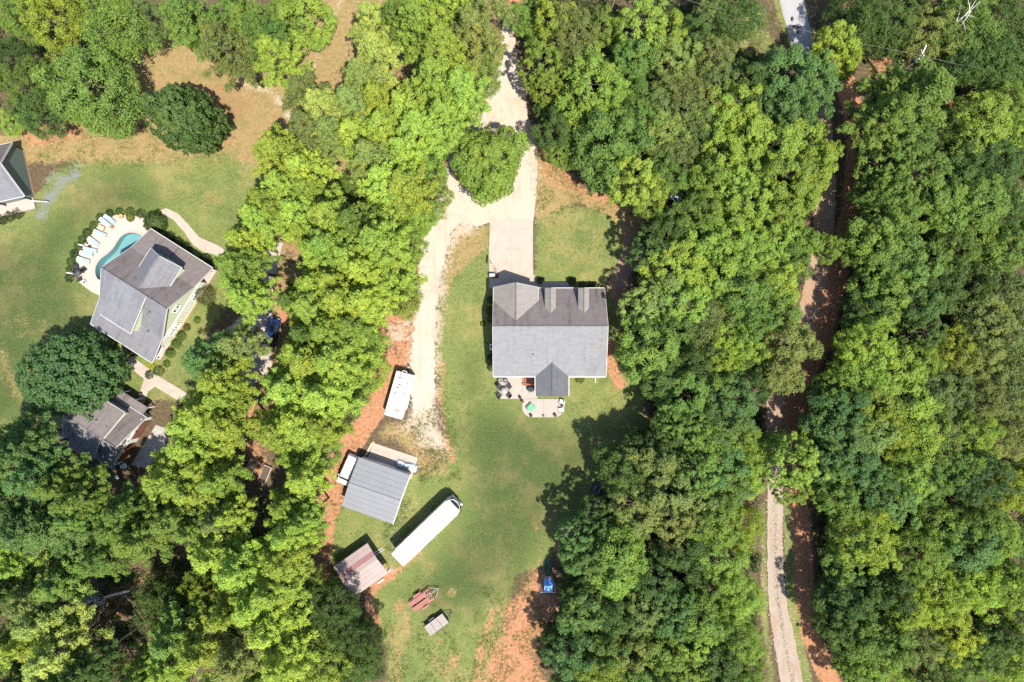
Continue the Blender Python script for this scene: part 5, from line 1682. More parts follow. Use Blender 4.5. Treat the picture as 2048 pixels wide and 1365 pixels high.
    for (px, py, dg, lab) in spots:
        if proto is None:
            h = thing('pool_lounger', '', 'lounger', (0, 0, 0), 0, 'pale blue loungers beside the pool')
            MB().bbox((.3, 0, .36), (1.25, .62, .09), .03).build('cushion', LOUNGE, h)
            MB().box((-.55, 0, .50), (.62, .62, .09), ry=.45).build('backrest', LOUNGE, h)
            MB().bbox((-.72, 0, .66), (.2, .5, .09), .03).build('pillow', WHITE, h)
            f = MB(); f.box((0, -.3, .29), (1.9, .05, .06)); f.box((0, .3, .29), (1.9, .05, .06)); f.build('frame', WHITE, h)
            for x in (-.75, .8):
                for y in (-.28, .28): MB().tube((x, y, 0), (x, y, .3), .03, n=5).build('leg', WHITE, h)
            proto = h
        else: h = copy_tree(proto)
        h.location = G(px, py, .10); h.rotation_euler = (0, 0, math.radians(dg)); h['label'] = 'pale blue ' + lab
    for (px, py, lab) in ((179.5, 494, 'closed white parasol standing among the loungers'), (157, 549, 'closed white parasol over the dark table at the deck edge')):
        h = thing('parasol', lab, 'parasol', G(px, py, .10), .3, 'closed white parasols on the pool deck')
        MB().tube((0, 0, 0), (0, 0, 2.9), .03, n=8).build('pole', WOOD, h)
        MB().lathe((0, 0, 1.25), [(.05, 0), (.17, .1), (.13, .7), (.15, 1.1), (.06, 1.55), (.02, 1.7)], 9).build('canopy', WHITE, h)
        MB().lathe((0, 0, 0), [(.28, 0), (.28, .06), (.05, .1), (.04, .3)], 12).build('base', DARK, h)
    t = thing('deck_table', 'dark round table on the lower left pool deck', 'table', G(158.5, 547, .10), 0)
    MB().lathe((0, 0, .68), [(.08, 0), (.6, 0), (.62, .04), (.08, .05)], 18).build('tabletop', DARK, t)
    for k in range(3): MB().tube((.4 * math.cos(k * 2.1), .4 * math.sin(k * 2.1), 0), (.2 * math.cos(k * 2.1), .2 * math.sin(k * 2.1), .68), .03, n=5).build('leg', DARK, t)
    for k, (dx, dy, w) in enumerate(((.75, .45, 'right'), (-.2, .85, 'upper'), (.25, -.9, 'lower'))):
        chair_low('deck_chair', f'black {w} chair at the dark pool deck table', G(158.5, 547, .10) + Vector((dx, dy, 0)), math.atan2(-dy, -dx), 'black chairs at the deck table', DARK, BLACK_FAB)
    chair_low('lone_chair', 'black chair standing alone between deck table and pool', G(170, 541, .10), 2.5, None, DARK, BLACK_FAB)
    c = thing('wooden_crate', 'orange-brown wooden crate between loungers on the pool deck', 'crate', G(205, 456.5, .10), math.radians(-30))
    for k in range(5): MB().box((-.36 + k * .18, 0, .42), (.16, .62, .03)).build('lid_slat', WOOD_TAN, c)
    MB().bbox((0, 0, .2), (.86, .58, .4), .02).build('box', TERRACOTTA, c)
    s = thing('low_stool', 'small brown stool in front of the upper loungers', 'stool', G(226.5, 455, .10), .6)
    MB().bbox((0, 0, .36), (.42, .42, .05), .015).build('seat', WOOD_RED, s)
    for x in (-.16, .16):
        for y in (-.16, .16): MB().tube((x, y, 0), (x, y, .35), .025, n=5).build('leg', WOOD_RED, s)
    f = thing('fire_pit', 'round pale fire pit bowl at the bottom of the pool deck', 'fire pit', G(169.5, 565, .10), 0)
    MB().lathe((0, 0, 0), [(.3, 0), (.38, .3), (.36, .34), (.25, .3), (.2, .12), (0, .1)], 14).build('bowl', STONE, f)
    MB().lathe((0, 0, .1), [(.2, 0), (.1, .1), (0, .12)], 8).build('ash', DARK, f)
    tc = thing('clay_pots', 'terracotta pot on the upper rim of the pool deck', 'flower pot', G(245, 434, .10), 0)
    MB().lathe((0, 0, 0), [(.22, 0), (.34, .45), (.36, .5), (.28, .48), (.24, .4), (0, .38)], 12).build('pot', TERRACOTTA, tc)


def cut_pool_hole(poly):
    """lower the terrain below the pool basin so that the basin stands free of it"""
    me = bpy.data.objects['ground'].data
    n = len(me.vertices)
    co = np.empty(n * 3, np.float32); me.vertices.foreach_get('co', co); co = co.reshape(-1, 3)
    x, y = co[:, 0].astype(float), co[:, 1].astype(float)
    ins = np.zeros(n, bool)
    pts = np.array(poly)
    for i in range(len(pts)):
        a, b = pts[i], pts[(i + 1) % len(pts)]
        c = (a[1] > y) != (b[1] > y)
        with np.errstate(divide='ignore', invalid='ignore'):
            ins ^= c & (x < (b[0] - a[0]) * (y - a[1]) / (b[1] - a[1]) + a[0])
    near = np.zeros(n, bool)
    idx = np.where((np.abs(x - pts[:, 0].mean()) < 9) & (np.abs(y - pts[:, 1].mean()) < 9))[0]
    for i in idx:
        if ins[i] or np.min((pts[:, 0] - x[i]) ** 2 + (pts[:, 1] - y[i]) ** 2) < .36: near[i] = True
    co[near, 2] = -2.2
    me.vertices.foreach_set('co', co.ravel()); me.update()


GREENS = {'dk': (.025, .05, .018), 'md': (.05, .09, .025), 'lt': (.09, .14, .03), 'ol': (.075, .085, .035), 'ye': (.30, .29, .03)}


def garden_plants():
    # clipped cones along the green house wall
    proto = None
    for k, (px, py, w) in enumerate(((366, 673, 'highest'), (356, 688, 'middle'), (344, 707, 'lowest'))):
        lab = f'{w} of the three clipped cone shrubs by the green house wall'
        shrub('cone_shrub', lab, px, py, .72, 1.9, (.07, .125, .025), 1100, .11, 20 + k, 'clipped cone shrubs by the green house')
    shrub('round_shrub', 'large olive-brown round shrub at the green house corner', 414, 592, 1.55, 3.0, (.075, .08, .035), 3200, .13, 5)
    shrub('yellow_shrub', 'bright yellow shrub below the green house porch', 304, 731, .62, .9, (.36, .34, .02), 420, .13, 6)
    shrub('palm_shrub', 'spiky dark palm-like shrub at the top of the pool', 314, 446, 1.75, 1.7, (.05, .075, .025), 1500, .55, 7, None, True)
    shrub('palm_shrub', 'small spiky plant between pool deck pots', 262, 436, .7, .8, (.11, .12, .03), 260, .4, 8, None, True)
    for k, (px, py, r, hh, c, lab) in enumerate((
        (283, 700, .7, .8, 'ol', 'olive shrub in shade under the green house rear eave'), (268, 703, .8, .9, 'dk', 'dark shrub left of the olive one under the rear eave'), (225, 690, .7, 1.0, 'lt', 'light green shrub beside the big round dark tree'),
        (318, 742, .85, .9, 'md', 'bushy green shrub by the path below the yellow shrub'), (334, 728, .6, .6, 'lt', 'pale feathery shrub right of the yellow shrub'),
        (300, 750, .7, .7, 'dk', 'dark low shrub touching the concrete path'), (375, 655, .6, .6, 'ol', 'small olive shrub above the cone shrubs'),
        (395, 640, .55, .5, 'lt', 'small light shrub farthest up the green house wall'))):
        shrub('low_shrub', lab, px, py, r, hh, GREENS[c], 420, .15, 30 + k)
    # hedge pieces along the front of the green house
    for k, (px, py, r) in enumerate(((340, 478, 1.05), (356, 487, 1.05), (372, 497, .95), (412, 521, 1.0), (428, 533, 1.0))):
        shrub('hedge_shrub', ['dark hedge shrub, first from the palm-like shrub', 'dark hedge shrub, second from the palm-like shrub', 'dark hedge shrub left of the path mouth', 'dark hedge shrub right of the path mouth', 'dark hedge shrub at the right end of the front hedge'][k], px, py, r, 1.3, GREENS['dk'], 800, .15, 50 + k, 'dark hedge shrubs along the green house front')
    # dark border left of the pool
    for k, (px, py, r) in enumerate(((140, 556, .9), (140, 540, .8), (143, 524, .9), (150, 508, .9), (158, 494, .95), (166, 480, .9), (176, 466, .95), (188, 452, .9), (202, 437, 1.0), (220, 428, .9), (240, 424, .9), (262, 424, 1.0), (282, 428, 1.0))):
        nth = ['lowest', 'second lowest', 'third lowest', 'fourth lowest', 'fifth lowest', 'sixth lowest', 'middle', 'sixth highest', 'fifth highest', 'fourth highest', 'third highest', 'second highest', 'highest'][k]
        shrub('border_shrub', f'{nth} green shrub in the border curving round the pool deck', px, py, r * .8, .55, GREENS['md'] if k % 3 else GREENS['dk'], 300, .17, 70 + k, 'border shrubs around the pool deck')
    # shrubs round the grey house
    for k, (px, py, r, hh, c, lab) in enumerate((
        (1080, 562, .55, .9, 'dk', 'clipped dark shrub at the left end of the front walk'), (1143, 563, .62, .9, 'dk', 'clipped dark shrub at the right end of the front walk'),
        (1165, 571, .6, .8, 'dk', 'dark shrub first right of the front walk under the eave'), (1182, 571, .6, .8, 'dk', 'dark shrub second right of the front walk under the eave'),
        (981, 600, .55, 1.0, 'dk', 'dark shrub highest along the left wall of the grey house'), (980, 622, .6, 1.0, 'dk', 'dark shrub second highest along the left wall'), (981, 640, .55, .9, 'md', 'shrub third along the left wall with a sprig on the lawn'),
        (981, 716, .55, .9, 'dk', 'dark shrub just below the air conditioner'), (982, 735, .6, .9, 'dk', 'dark shrub lowest along the left wall'), (1160, 758, .7, .7, 'md', 'green shrub under the rear eave right of the back porch'),
        (966, 648, .45, .5, 'lt', 'ragged weed clump out on the lawn left of the house'))):
        shrub('house_shrub', lab, px, py, r, hh, GREENS[c], 420, .13, 90 + k)
    for k, (px, py, r) in enumerate(((6, 440, .8), (22, 434, .9), (38, 428, .9))):
        shrub('porch_hedge', f'{["leftmost", "middle", "rightmost"][k]} dark hedge shrub before the edge house porch', px, py, r, 1.0, GREENS['dk'], 500, .16, 110 + k, 'hedge shrubs before the edge house')
    shrub('sapling', 'small bright green sapling on the clay strip by the left woods', 632, 1075, 1.25, 2.2, (.14, .20, .025), 900, .2, 120)


def garden_bits():
    def bed(px, py, lab, fill):
        h = thing('raised_bed', lab, 'planter', G(px, py, 0), math.radians(66.7), 'raised wooden garden beds')
        L, W = 2.45, 1.12
        for s in (-1, 1):
            for k in range(2):
                MB().box((0, s * W / 2, .15 + k * .27), (L, .07, .25)).build('board', WOOD, h)
                MB().box((s * L / 2, 0, .15 + k * .27), (.07, W - .08, .25)).build('board', WOOD, h)
        MB().box((0, 0, .2), (L - .1, W - .1, .36)).build('soil', fill, h)
        return h
    h = bed(503.5, 935, 'raised garden bed filled with tan straw, sunlit left one', STRAW)
    MB().box((-.55, 0, .42), (.08, 1.0, .08)).build('divider', WOOD, h)
    bed(531.5, 947.5, 'raised garden bed filled with dark soil, right one', SOIL)
    o = thing('garden_parasol', 'orange-yellow parasol standing beside the edge house', 'parasol', G(39, 313, 0), 0)
    MB().lathe((0, 0, 1.75), [(.8, 0), (.55, .28), (.1, .5), (0, .52)], 8, smooth=False).build('canopy', ORANGE, o)
    MB().tube((0, 0, 0), (0, 0, 1.8), .03, n=6).build('pole', WOOD, o)
    b = thing('garden_bench', 'small red-brown bench below the orange parasol', 'bench', G(41, 324, 0), .8)
    for k in range(3): MB().box((0, -.18 + k * .18, .42), (1.1, .15, .04)).build('slat', WOOD_RED, b)
    for x in (-.45, .45): MB().box((x, 0, .2), (.08, .45, .4)).build('leg', WOOD_RED, b)
    # things by the brown-doored garage
    c = chair_low('white_chair', 'white chair on the shaded path above the garage', G(276, 806, .06), 1.2, None, WHITE, WHITE)
    c = chair_low('white_armchair', 'white armchair at the lower right garage corner', G(253, 931, .06), .4, None, WHITE, WHITE)
    c2 = thing('garden_fountain', 'dark tub with pale rim beneath the garage corner', 'tub', G(240, 951, 0), 0)
    MB().lathe((0, 0, 0), [(.35, 0), (.42, .45), (.46, .48), (.36, .46), (.3, .3), (0, .28)], 14).build('tub', DARK, c2)
    MB().lathe((-.2, -.2, .42), [(.3, 0), (.3, .06), (0, .08)], 10).build('lid', WHITE_DIRTY, c2)
    p = thing('path_urn', 'small dark urn beside the branching garden path', 'urn', G(284, 789, 0), 0)
    MB().lathe((0, 0, 0), [(.16, 0), (.1, .1), (.22, .4), (.24, .6), (.18, .62), (0, .5)], 12).build('urn', DARK, p)
    cr = thing('doghouse', 'dark roofed box at the start of the shaded garage path', 'kennel', G(268, 818, 0), math.radians(-32))
    MB().bbox((0, 0, .4), (1.1, .8, .8), .03).build('box', WOOD, cr)
    MB().slab([(-.65, 0, 1.1), (.65, 0, 1.1), (.65, .55, .75), (-.65, .55, .75)], .05).slab([(-.65, -.55, .75), (.65, -.55, .75), (.65, 0, 1.1), (-.65, 0, 1.1)], .05).build('roof', SHINGLE_BROWN, cr)
    # fallen logs and the dead pine
    for k, (px, py, L, a) in enumerate(((223, 991, 2.6, .02), (228, 995, 2.0, -.05))):
        lg = MB().path([(-L / 2, 0, .16), (0, .05, .17), (L / 2, 0, .15)], [.17, .16, .13], 8).build('log', BARK, None, G(px, py, 0), a)
        tag(lg, ['upper of two dark logs lying below the garage', 'lower, shorter of two dark logs lying below the garage'][k], 'log', 'two logs below the garage')
    d = thing('fallen_tree', 'grey dead pine lying on the forest floor, branches fanned out', 'dead tree', G(262, 1180, 0), 0)
    a, b = Vector((0, 0, .3)), G(150, 1212, .6) - G(262, 1180, 0)
    MB().path([a, a.lerp(b, .35) + Vector((0, .1, .05)), a.lerp(b, .7), b], [.2, .17, .11, .03], 8).build('trunk', PALE_BARK, d)
    br = MB(); rg = random.Random(8)
    axis = (b - a).normalized(); side = Vector((-axis.y, axis.x, 0))
    for k in range(190):
        t = rg.uniform(.42, 1.0)
        p = a.lerp(b, t); s = rg.choice((-1, 1, 1))
        q = p + axis * rg.uniform(.5, 1.6) + side * s * rg.uniform(.4, 2.6) * (1.25 - t * .7) + Vector((0, 0, rg.uniform(-.2, .9)))
        m = p.lerp(q, .5) + Vector((rg.uniform(-.1, .1), rg.uniform(-.1, .1), .12))
        br.path([p, m, q], [.035, .024, .008], 4)
        for j in range(2):
            e = m.lerp(q, rg.uniform(.2, .9)); br.path([e, e + Vector((rg.uniform(-.4, .4), rg.uniform(-.4, .4), rg.uniform(-.1, .3)))], [.012, .005], 3)
    o = br.build('branch', PALE_BARK, d); o['kind'] = 'stuff'
    # dark spots on the pale road at the top, unidentified, built as rocks
    for k, (px, py, s, w) in enumerate(((1584, 39, .32, 'upper'), (1591, 56, .52, 'largest'), (1596, 65, .25, 'lower'))):
        bd = thing('road_stone', f'{w} dark rock lying on the pale road', 'rock', G(px, py, 0), k * 1.3, 'dark rocks on the road')
        rgk = random.Random(k); vs = []
        for z, f in ((0, 1), (.55, .95), (.9, .5)):
            for i in range(8): vs.append((s * f * math.cos(i * PI / 4) * .6 * rgk.uniform(.85, 1.15), s * f * math.sin(i * PI / 4) * rgk.uniform(.85, 1.15), s * z))
        fs = [(j * 8 + i, j * 8 + (i + 1) % 8, j * 8 + 8 + (i + 1) % 8, j * 8 + 8 + i) for j in range(2) for i in range(8)] + [tuple(range(16, 24))]
        MB().add(vs, fs).build('rock', DARK, bd)


def utility_line():
    top = G(1846, 112, 10.0)
    h = thing('utility_pole', 'utility pole with pale arm and dark transformer above the red clay clearing', 'utility pole', (top.x, top.y, 0), 0, 'poles of the power line')
    MB().tube((0, 0, 0), (0, 0, 10.2), .17, .12, n=10).build('pole', WOOD_GREY, h)
    MB().tube((0, 0, 9.4), (.55, 1.45, 9.8), .07, n=6).build('lamp_arm', WHITE, h)
    MB().lathe((-.55, -.25, 8.6), [(.24, 0), (.28, .1), (.28, .8), (.2, .9), (0, .92)], 12).build('transformer', DARK, h)
    for x in (-.1, .25): MB().lathe((-.55 + x * .8, -.25, 9.5), [(.05, 0), (.09, .1), (.05, .25), (0, .26)], 8).build('insulator', WHITE, h)
    MB().box((0, .0, 9.9), (.12, 1.8, .12), rz=.25).build('crossarm', WOOD_GREY, h)
    ends = [G(1240, -40, 10.0), G(2260, 178, 10.0)]
    for k, e in enumerate(ends):
        c = copy_tree(h); c.location = (e.x, e.y, 0)
        c['label'] = ['utility pole out of view past the top edge', 'utility pole out of view past the right edge'][k]
        w = MB(); pts = []
        for i in range(17):
            t = i / 16
            p = top.lerp(e, t); p.z = 10.0 - 1.2 * 4 * t * (1 - t)
            pts.append(p)
        w.path(pts, .013, 4)
        o = w.build('power_line', plain('wire_grey', (.16, .16, .15), .05), None)
        tag(o, ['thin power line running from the pole to the top edge', 'thin power line running from the pole to the right edge'][k], 'power line')
    # bare snag behind the pole
    s = G(1862, 84, 3.0)
    h = thing('dead_tree', 'tall bare pale dead tree beside the utility pole', 'dead tree', (s.x - 1.5, s.y - 1.2, 0), 0)
    MB().path([(0, 0, 0), (.1, .1, 5), (.4, .5, 10), (.9, 1.4, 14.5)], [.24, .2, .13, .06], 8).build('trunk', PALE_BARK, h)
    b = MB(); rg = random.Random(5)
    for k in range(11):
        z = rg.uniform(8, 14); a = rg.uniform(0, 6.28); l = rg.uniform(1, 2.6)
        p = Vector((.04 * z * .6, .06 * z * .8, z)); q = p + Vector((math.cos(a) * l, math.sin(a) * l, rg.uniform(.3, 1.2)))
        b.path([p, p.lerp(q, .5) + Vector((0, 0, .2)), q], [.06, .04, .012], 5)
    b.build('branch', PALE_BARK, h)


motorhome()
box_trailer()
white_van()
car('dark_car', 'navy blue car on the shaded pale drive under pines', G(546, 665, .06), math.radians(75), CAR_BLUE)
car('grey_car', 'silver car half hidden under trees right of the front lawn', G(1358, 400, 0), math.radians(-48), CAR_SILVER)
trailers()
playset()
dark_cart()
tripod_hoop()
patio_things()
pool_area()
garden_plants()
garden_bits()
utility_line()

# ------------------------------------------------------------------ trees
def unit(v): return v / (np.linalg.norm(v, axis=-1, keepdims=True) + 1e-9)


def limb_mesh(name, hgt, r0, targets, rg, fork=0.35, lean=0.0):
    """tapered trunk with limbs reaching into the crown"""
    mb = MB()
    pts = [(0, 0, -.2), (lean * .3, 0, hgt * .3), (lean * .7, lean * .3, hgt * .6), (lean, lean * .4, hgt * .92)]
    mb.path(pts, [r0, r0 * .82, r0 * .6, r0 * .2], 8)
    for t in targets:
        z = max(hgt * fork, min(t[2] - .5, hgt * .85)) * rg.uniform(.8, 1.0)
        f = z / hgt
        a = Vector((lean * f, lean * f * .4, z))
        b = Vector(t)
        m = a.lerp(b, .5) + Vector((0, 0, -.25))
        mb.path([a, m, b], [r0 * .34, r0 * .22, r0 * .06], 5)
    me_o = mb.build(name, BARK)
    me = me_o.data
    bpy.data.objects.remove(me_o)
    return me


def crown_broad(seed, R=4.5, hgt=13.0, n_main=32, leaf=.25, clump=1.0, sub=20, per=22, flat=0.8):
    """broadleaf crown: limbs carry clumps, clumps carry sprays, sprays carry leaves"""
    rg = np.random.default_rng(seed)
    zc = hgt * .60; rz = hgt * .37
    d = unit(rg.normal(size=(n_main * 3, 3)))
    d = d[d[:, 2] > -.35][:n_main]
    d = np.vstack([d, unit(np.array([[.02, .01, 1.0], [.35, .1, .95], [-.25, .3, .95], [-.1, -.35, .95]]))])
    # spread clump directions apart
    for _ in range(25):
        diff = d[:, None] - d[None]
        w = 1 / (np.sum(diff ** 2, -1) + .02); np.fill_diagonal(w, 0)
        d = unit(d + .012 * np.einsum('ij,ijk->ik', w, diff))
        d[:, 2] = np.maximum(d[:, 2], -.3)
    rad = rg.uniform(.55, .92, len(d))
    lob = 1 + .16 * np.sin(3 * np.arctan2(d[:, 1], d[:, 0]) + seed)
    mains = d * np.array([R, R, rz]) * (rad * lob)[:, None] + np.array([0, 0, zc])
    msize = rg.uniform(.20, .31, len(d)) * R * clump
    P, Nn = [], []
    for c, s, dd in zip(mains, msize, d):
        e = unit(rg.normal(size=(sub, 3)) + dd * .9 + np.array([0, 0, .75]))
        sc = c + e * s * np.array([1, 1, flat]) * rg.uniform(.62, 1.05, (sub, 1))
        k = int(per * rg.uniform(.75, 1.25))
        r_s = s * .36
        g = unit(rg.normal(size=(sub, k, 3)) + np.array([0, 0, .8]))
        p = sc[:, None] + g * r_s * rg.uniform(.6, 1.05, (sub, k, 1)) * np.array([1, 1, .8])
        P.append(p.reshape(-1, 3)); Nn.append((g * 1.0 + e[:, None] * .35 + np.array([0, 0, .35])).reshape(-1, 3))
    P = np.concatenate(P); Nn = unit(np.concatenate(Nn))
    me = leaf_cloud('crown', P, Nn, leaf, leaf * .68, rg, .26)
    tr = limb_mesh('trunk', hgt * .8, .24, [tuple(m) for m in mains[::3]], random.Random(seed))
    return me, tr, R, hgt * .80


def crown_pine(seed, R=3.3, hgt=18.0, base=.52, whorls=11, leaf=.36):
    """loblolly pine: bare trunk, open top of limbs ending in needle puffs"""
    rg = np.random.default_rng(seed)
    P, Nn, tips = [], [], []
    for w in range(whorls):
        t = w / (whorls - 1)
        z = hgt * (base + (1 - base) * t * .97)
        L = R * (1 - t ** 1.7) * (.75 + .25 * math.sin(1 + t * 5)) + .45
        nb = 6 if t < .75 else 4
        a0 = rg.uniform(0, 6.28)
        for b in range(nb):
            a = a0 + b * 2 * PI / nb + rg.uniform(-.35, .35)
            l = L * rg.uniform(.7, 1.1)
            tip = np.array([math.cos(a) * l, math.sin(a) * l, z + .28 * l * rg.uniform(.2, 1.0)])
            if b % 2 == 0: tips.append(tuple(tip))
            root = np.array([0, 0, z - .1])
            npuff = max(2, int(l * 1.9))
            for k in range(npuff):
                f = .42 + .6 * (k + 1) / npuff if npuff > 1 else 1
                c = root + (tip - root) * f + rg.normal(size=3) * .25 * np.array([1, 1, .6])
                s = rg.uniform(.42, .66)
                m = 52
                g = unit(rg.normal(size=(m, 3)) + np.array([0, 0, .9]))
                P.append(c + g * s * rg.uniform(.5, 1.0, (m, 1)) * np.array([1, 1, .8])); Nn.append(unit(g + np.array([0, 0, .4])))
    P = np.concatenate(P); Nn = np.concatenate(Nn)
    me = leaf_cloud('crown', P, Nn, leaf, leaf * .36, rg, .38)
    me.materials.clear(); me.materials.append(NEEDLE)
    tr = limb_mesh('trunk', hgt * .98, .21, tips, random.Random(seed), .5, .2)
    return me, tr, R, hgt * .80


def crown_dense(seed, R=4.6, hgt=11.0, leaf=.30, n=300, cone=0.0):
    """close-leaved evergreen reaching almost to the ground"""
    rg = np.random.default_rng(seed)
    d = unit(rg.normal(size=(n * 2, 3))); d = d[d[:, 2] > -.45][:n]
    for _ in range(12):
        diff = d[:, None] - d[None]
        w = 1 / (np.sum(diff ** 2, -1) + .01); np.fill_diagonal(w, 0)
        d = unit(d + .0012 * np.einsum('ij,ijk->ik', w, diff))
    zc = hgt * .5
    k = 1 - cone * np.clip(d[:, 2], 0, 1)
    C = d * np.array([R, R, hgt * .5]) * rg.uniform(.84, 1.0, len(d))[:, None] + np.array([0, 0, zc])
    C[:, :2] *= k[:, None]
    an = np.arctan2(d[:, 1], d[:, 0]); lop = 1 + .10 * np.sin(2 * an + seed) + .07 * np.sin(5 * an + 2 * seed) + .05 * np.sin(9 * an)
    C[:, :2] *= lop[:, None]; C[:, 2] = zc + (C[:, 2] - zc) * (1 + .12 * np.sin(3 * an + d[:, 2] * 4))
    P, Nn = [], []
    m = 64
    for c, dd in zip(C, d):
        g = unit(rg.normal(size=(m, 3)) + dd)
        P.append(c + g * R * .105 * rg.uniform(.3, 1.1, (m, 1))); Nn.append(unit(g + dd * .8 + np.array([0, 0, .3])))
    # inner filling so that it does not look hollow
    g = unit(rg.normal(size=(9000, 3)))
    P.append(g * np.array([R, R, hgt * .5]) * rg.uniform(.55, .86, (9000, 1)) + np.array([0, 0, zc])); Nn.append(g)
    P = np.concatenate(P); Nn = np.concatenate(Nn)
    P[:, 2] = np.maximum(P[:, 2], .15)
    me = leaf_cloud('crown', P, Nn, leaf, leaf * .55, rg, .5)
    tr = limb_mesh('trunk', hgt * .8, .26, [], random.Random(seed))
    return me, tr, R, hgt * .6


PROTO = {
    'o': [crown_broad(100 + i, n_main=(30, 22, 40, 27, 34, 48, 25)[i], clump=(1.0, 1.35, .82, 1.1, 1.0, .7, 1.25)[i], leaf=(.25, .30, .22, .27, .24, .21, .28)[i], sub=(20, 30, 16, 24, 19, 14, 28)[i], hgt=12.5 + (i % 3)) for i in range(7)],
    'd': [crown_broad(200 + i, n_main=(50, 64, 40, 56)[i], leaf=(.20, .17, .22, .19)[i], sub=(22, 17, 28, 20)[i], clump=(1, .8, 1.2, .9)[i], per=16, flat=.9, hgt=12.0 + (i % 2)) for i in range(4)],
    'i': [crown_broad(523, n_main=58, leaf=.27, sub=26, per=22, clump=1.05, hgt=11.0, flat=.85)],
    'p': [crown_pine(300 + i, R=3.2 + .2 * (i % 3), hgt=17 + (i % 3), whorls=10 + i % 3) for i in range(5)],
    'e': [crown_dense(400), crown_dense(401, R=4.0, hgt=12.0, cone=.25)],
}
# leaf colours: name, base colour
TINT = {0: ('mid green', (.104, .158, .034)), 1: ('light green', (.156, .218, .040)), 2: ('dark green', (.056, .093, .025)), 3: ('bluish green', (.080, .138, .042)),
        4: ('olive green', (.122, .150, .048)), 5: ('yellow-green', (.184, .236, .034)), 6: ('pale green', (.156, .208, .062))}
KIND = {'o': ('broadleaf_tree', 'broadleaf tree'), 'd': ('leafy_tree', 'fine-leaved tree'), 'i': ('shade_tree', 'shade tree'), 'p': ('pine_tree', 'pine'), 'e': ('evergreen_tree', 'dense evergreen')}

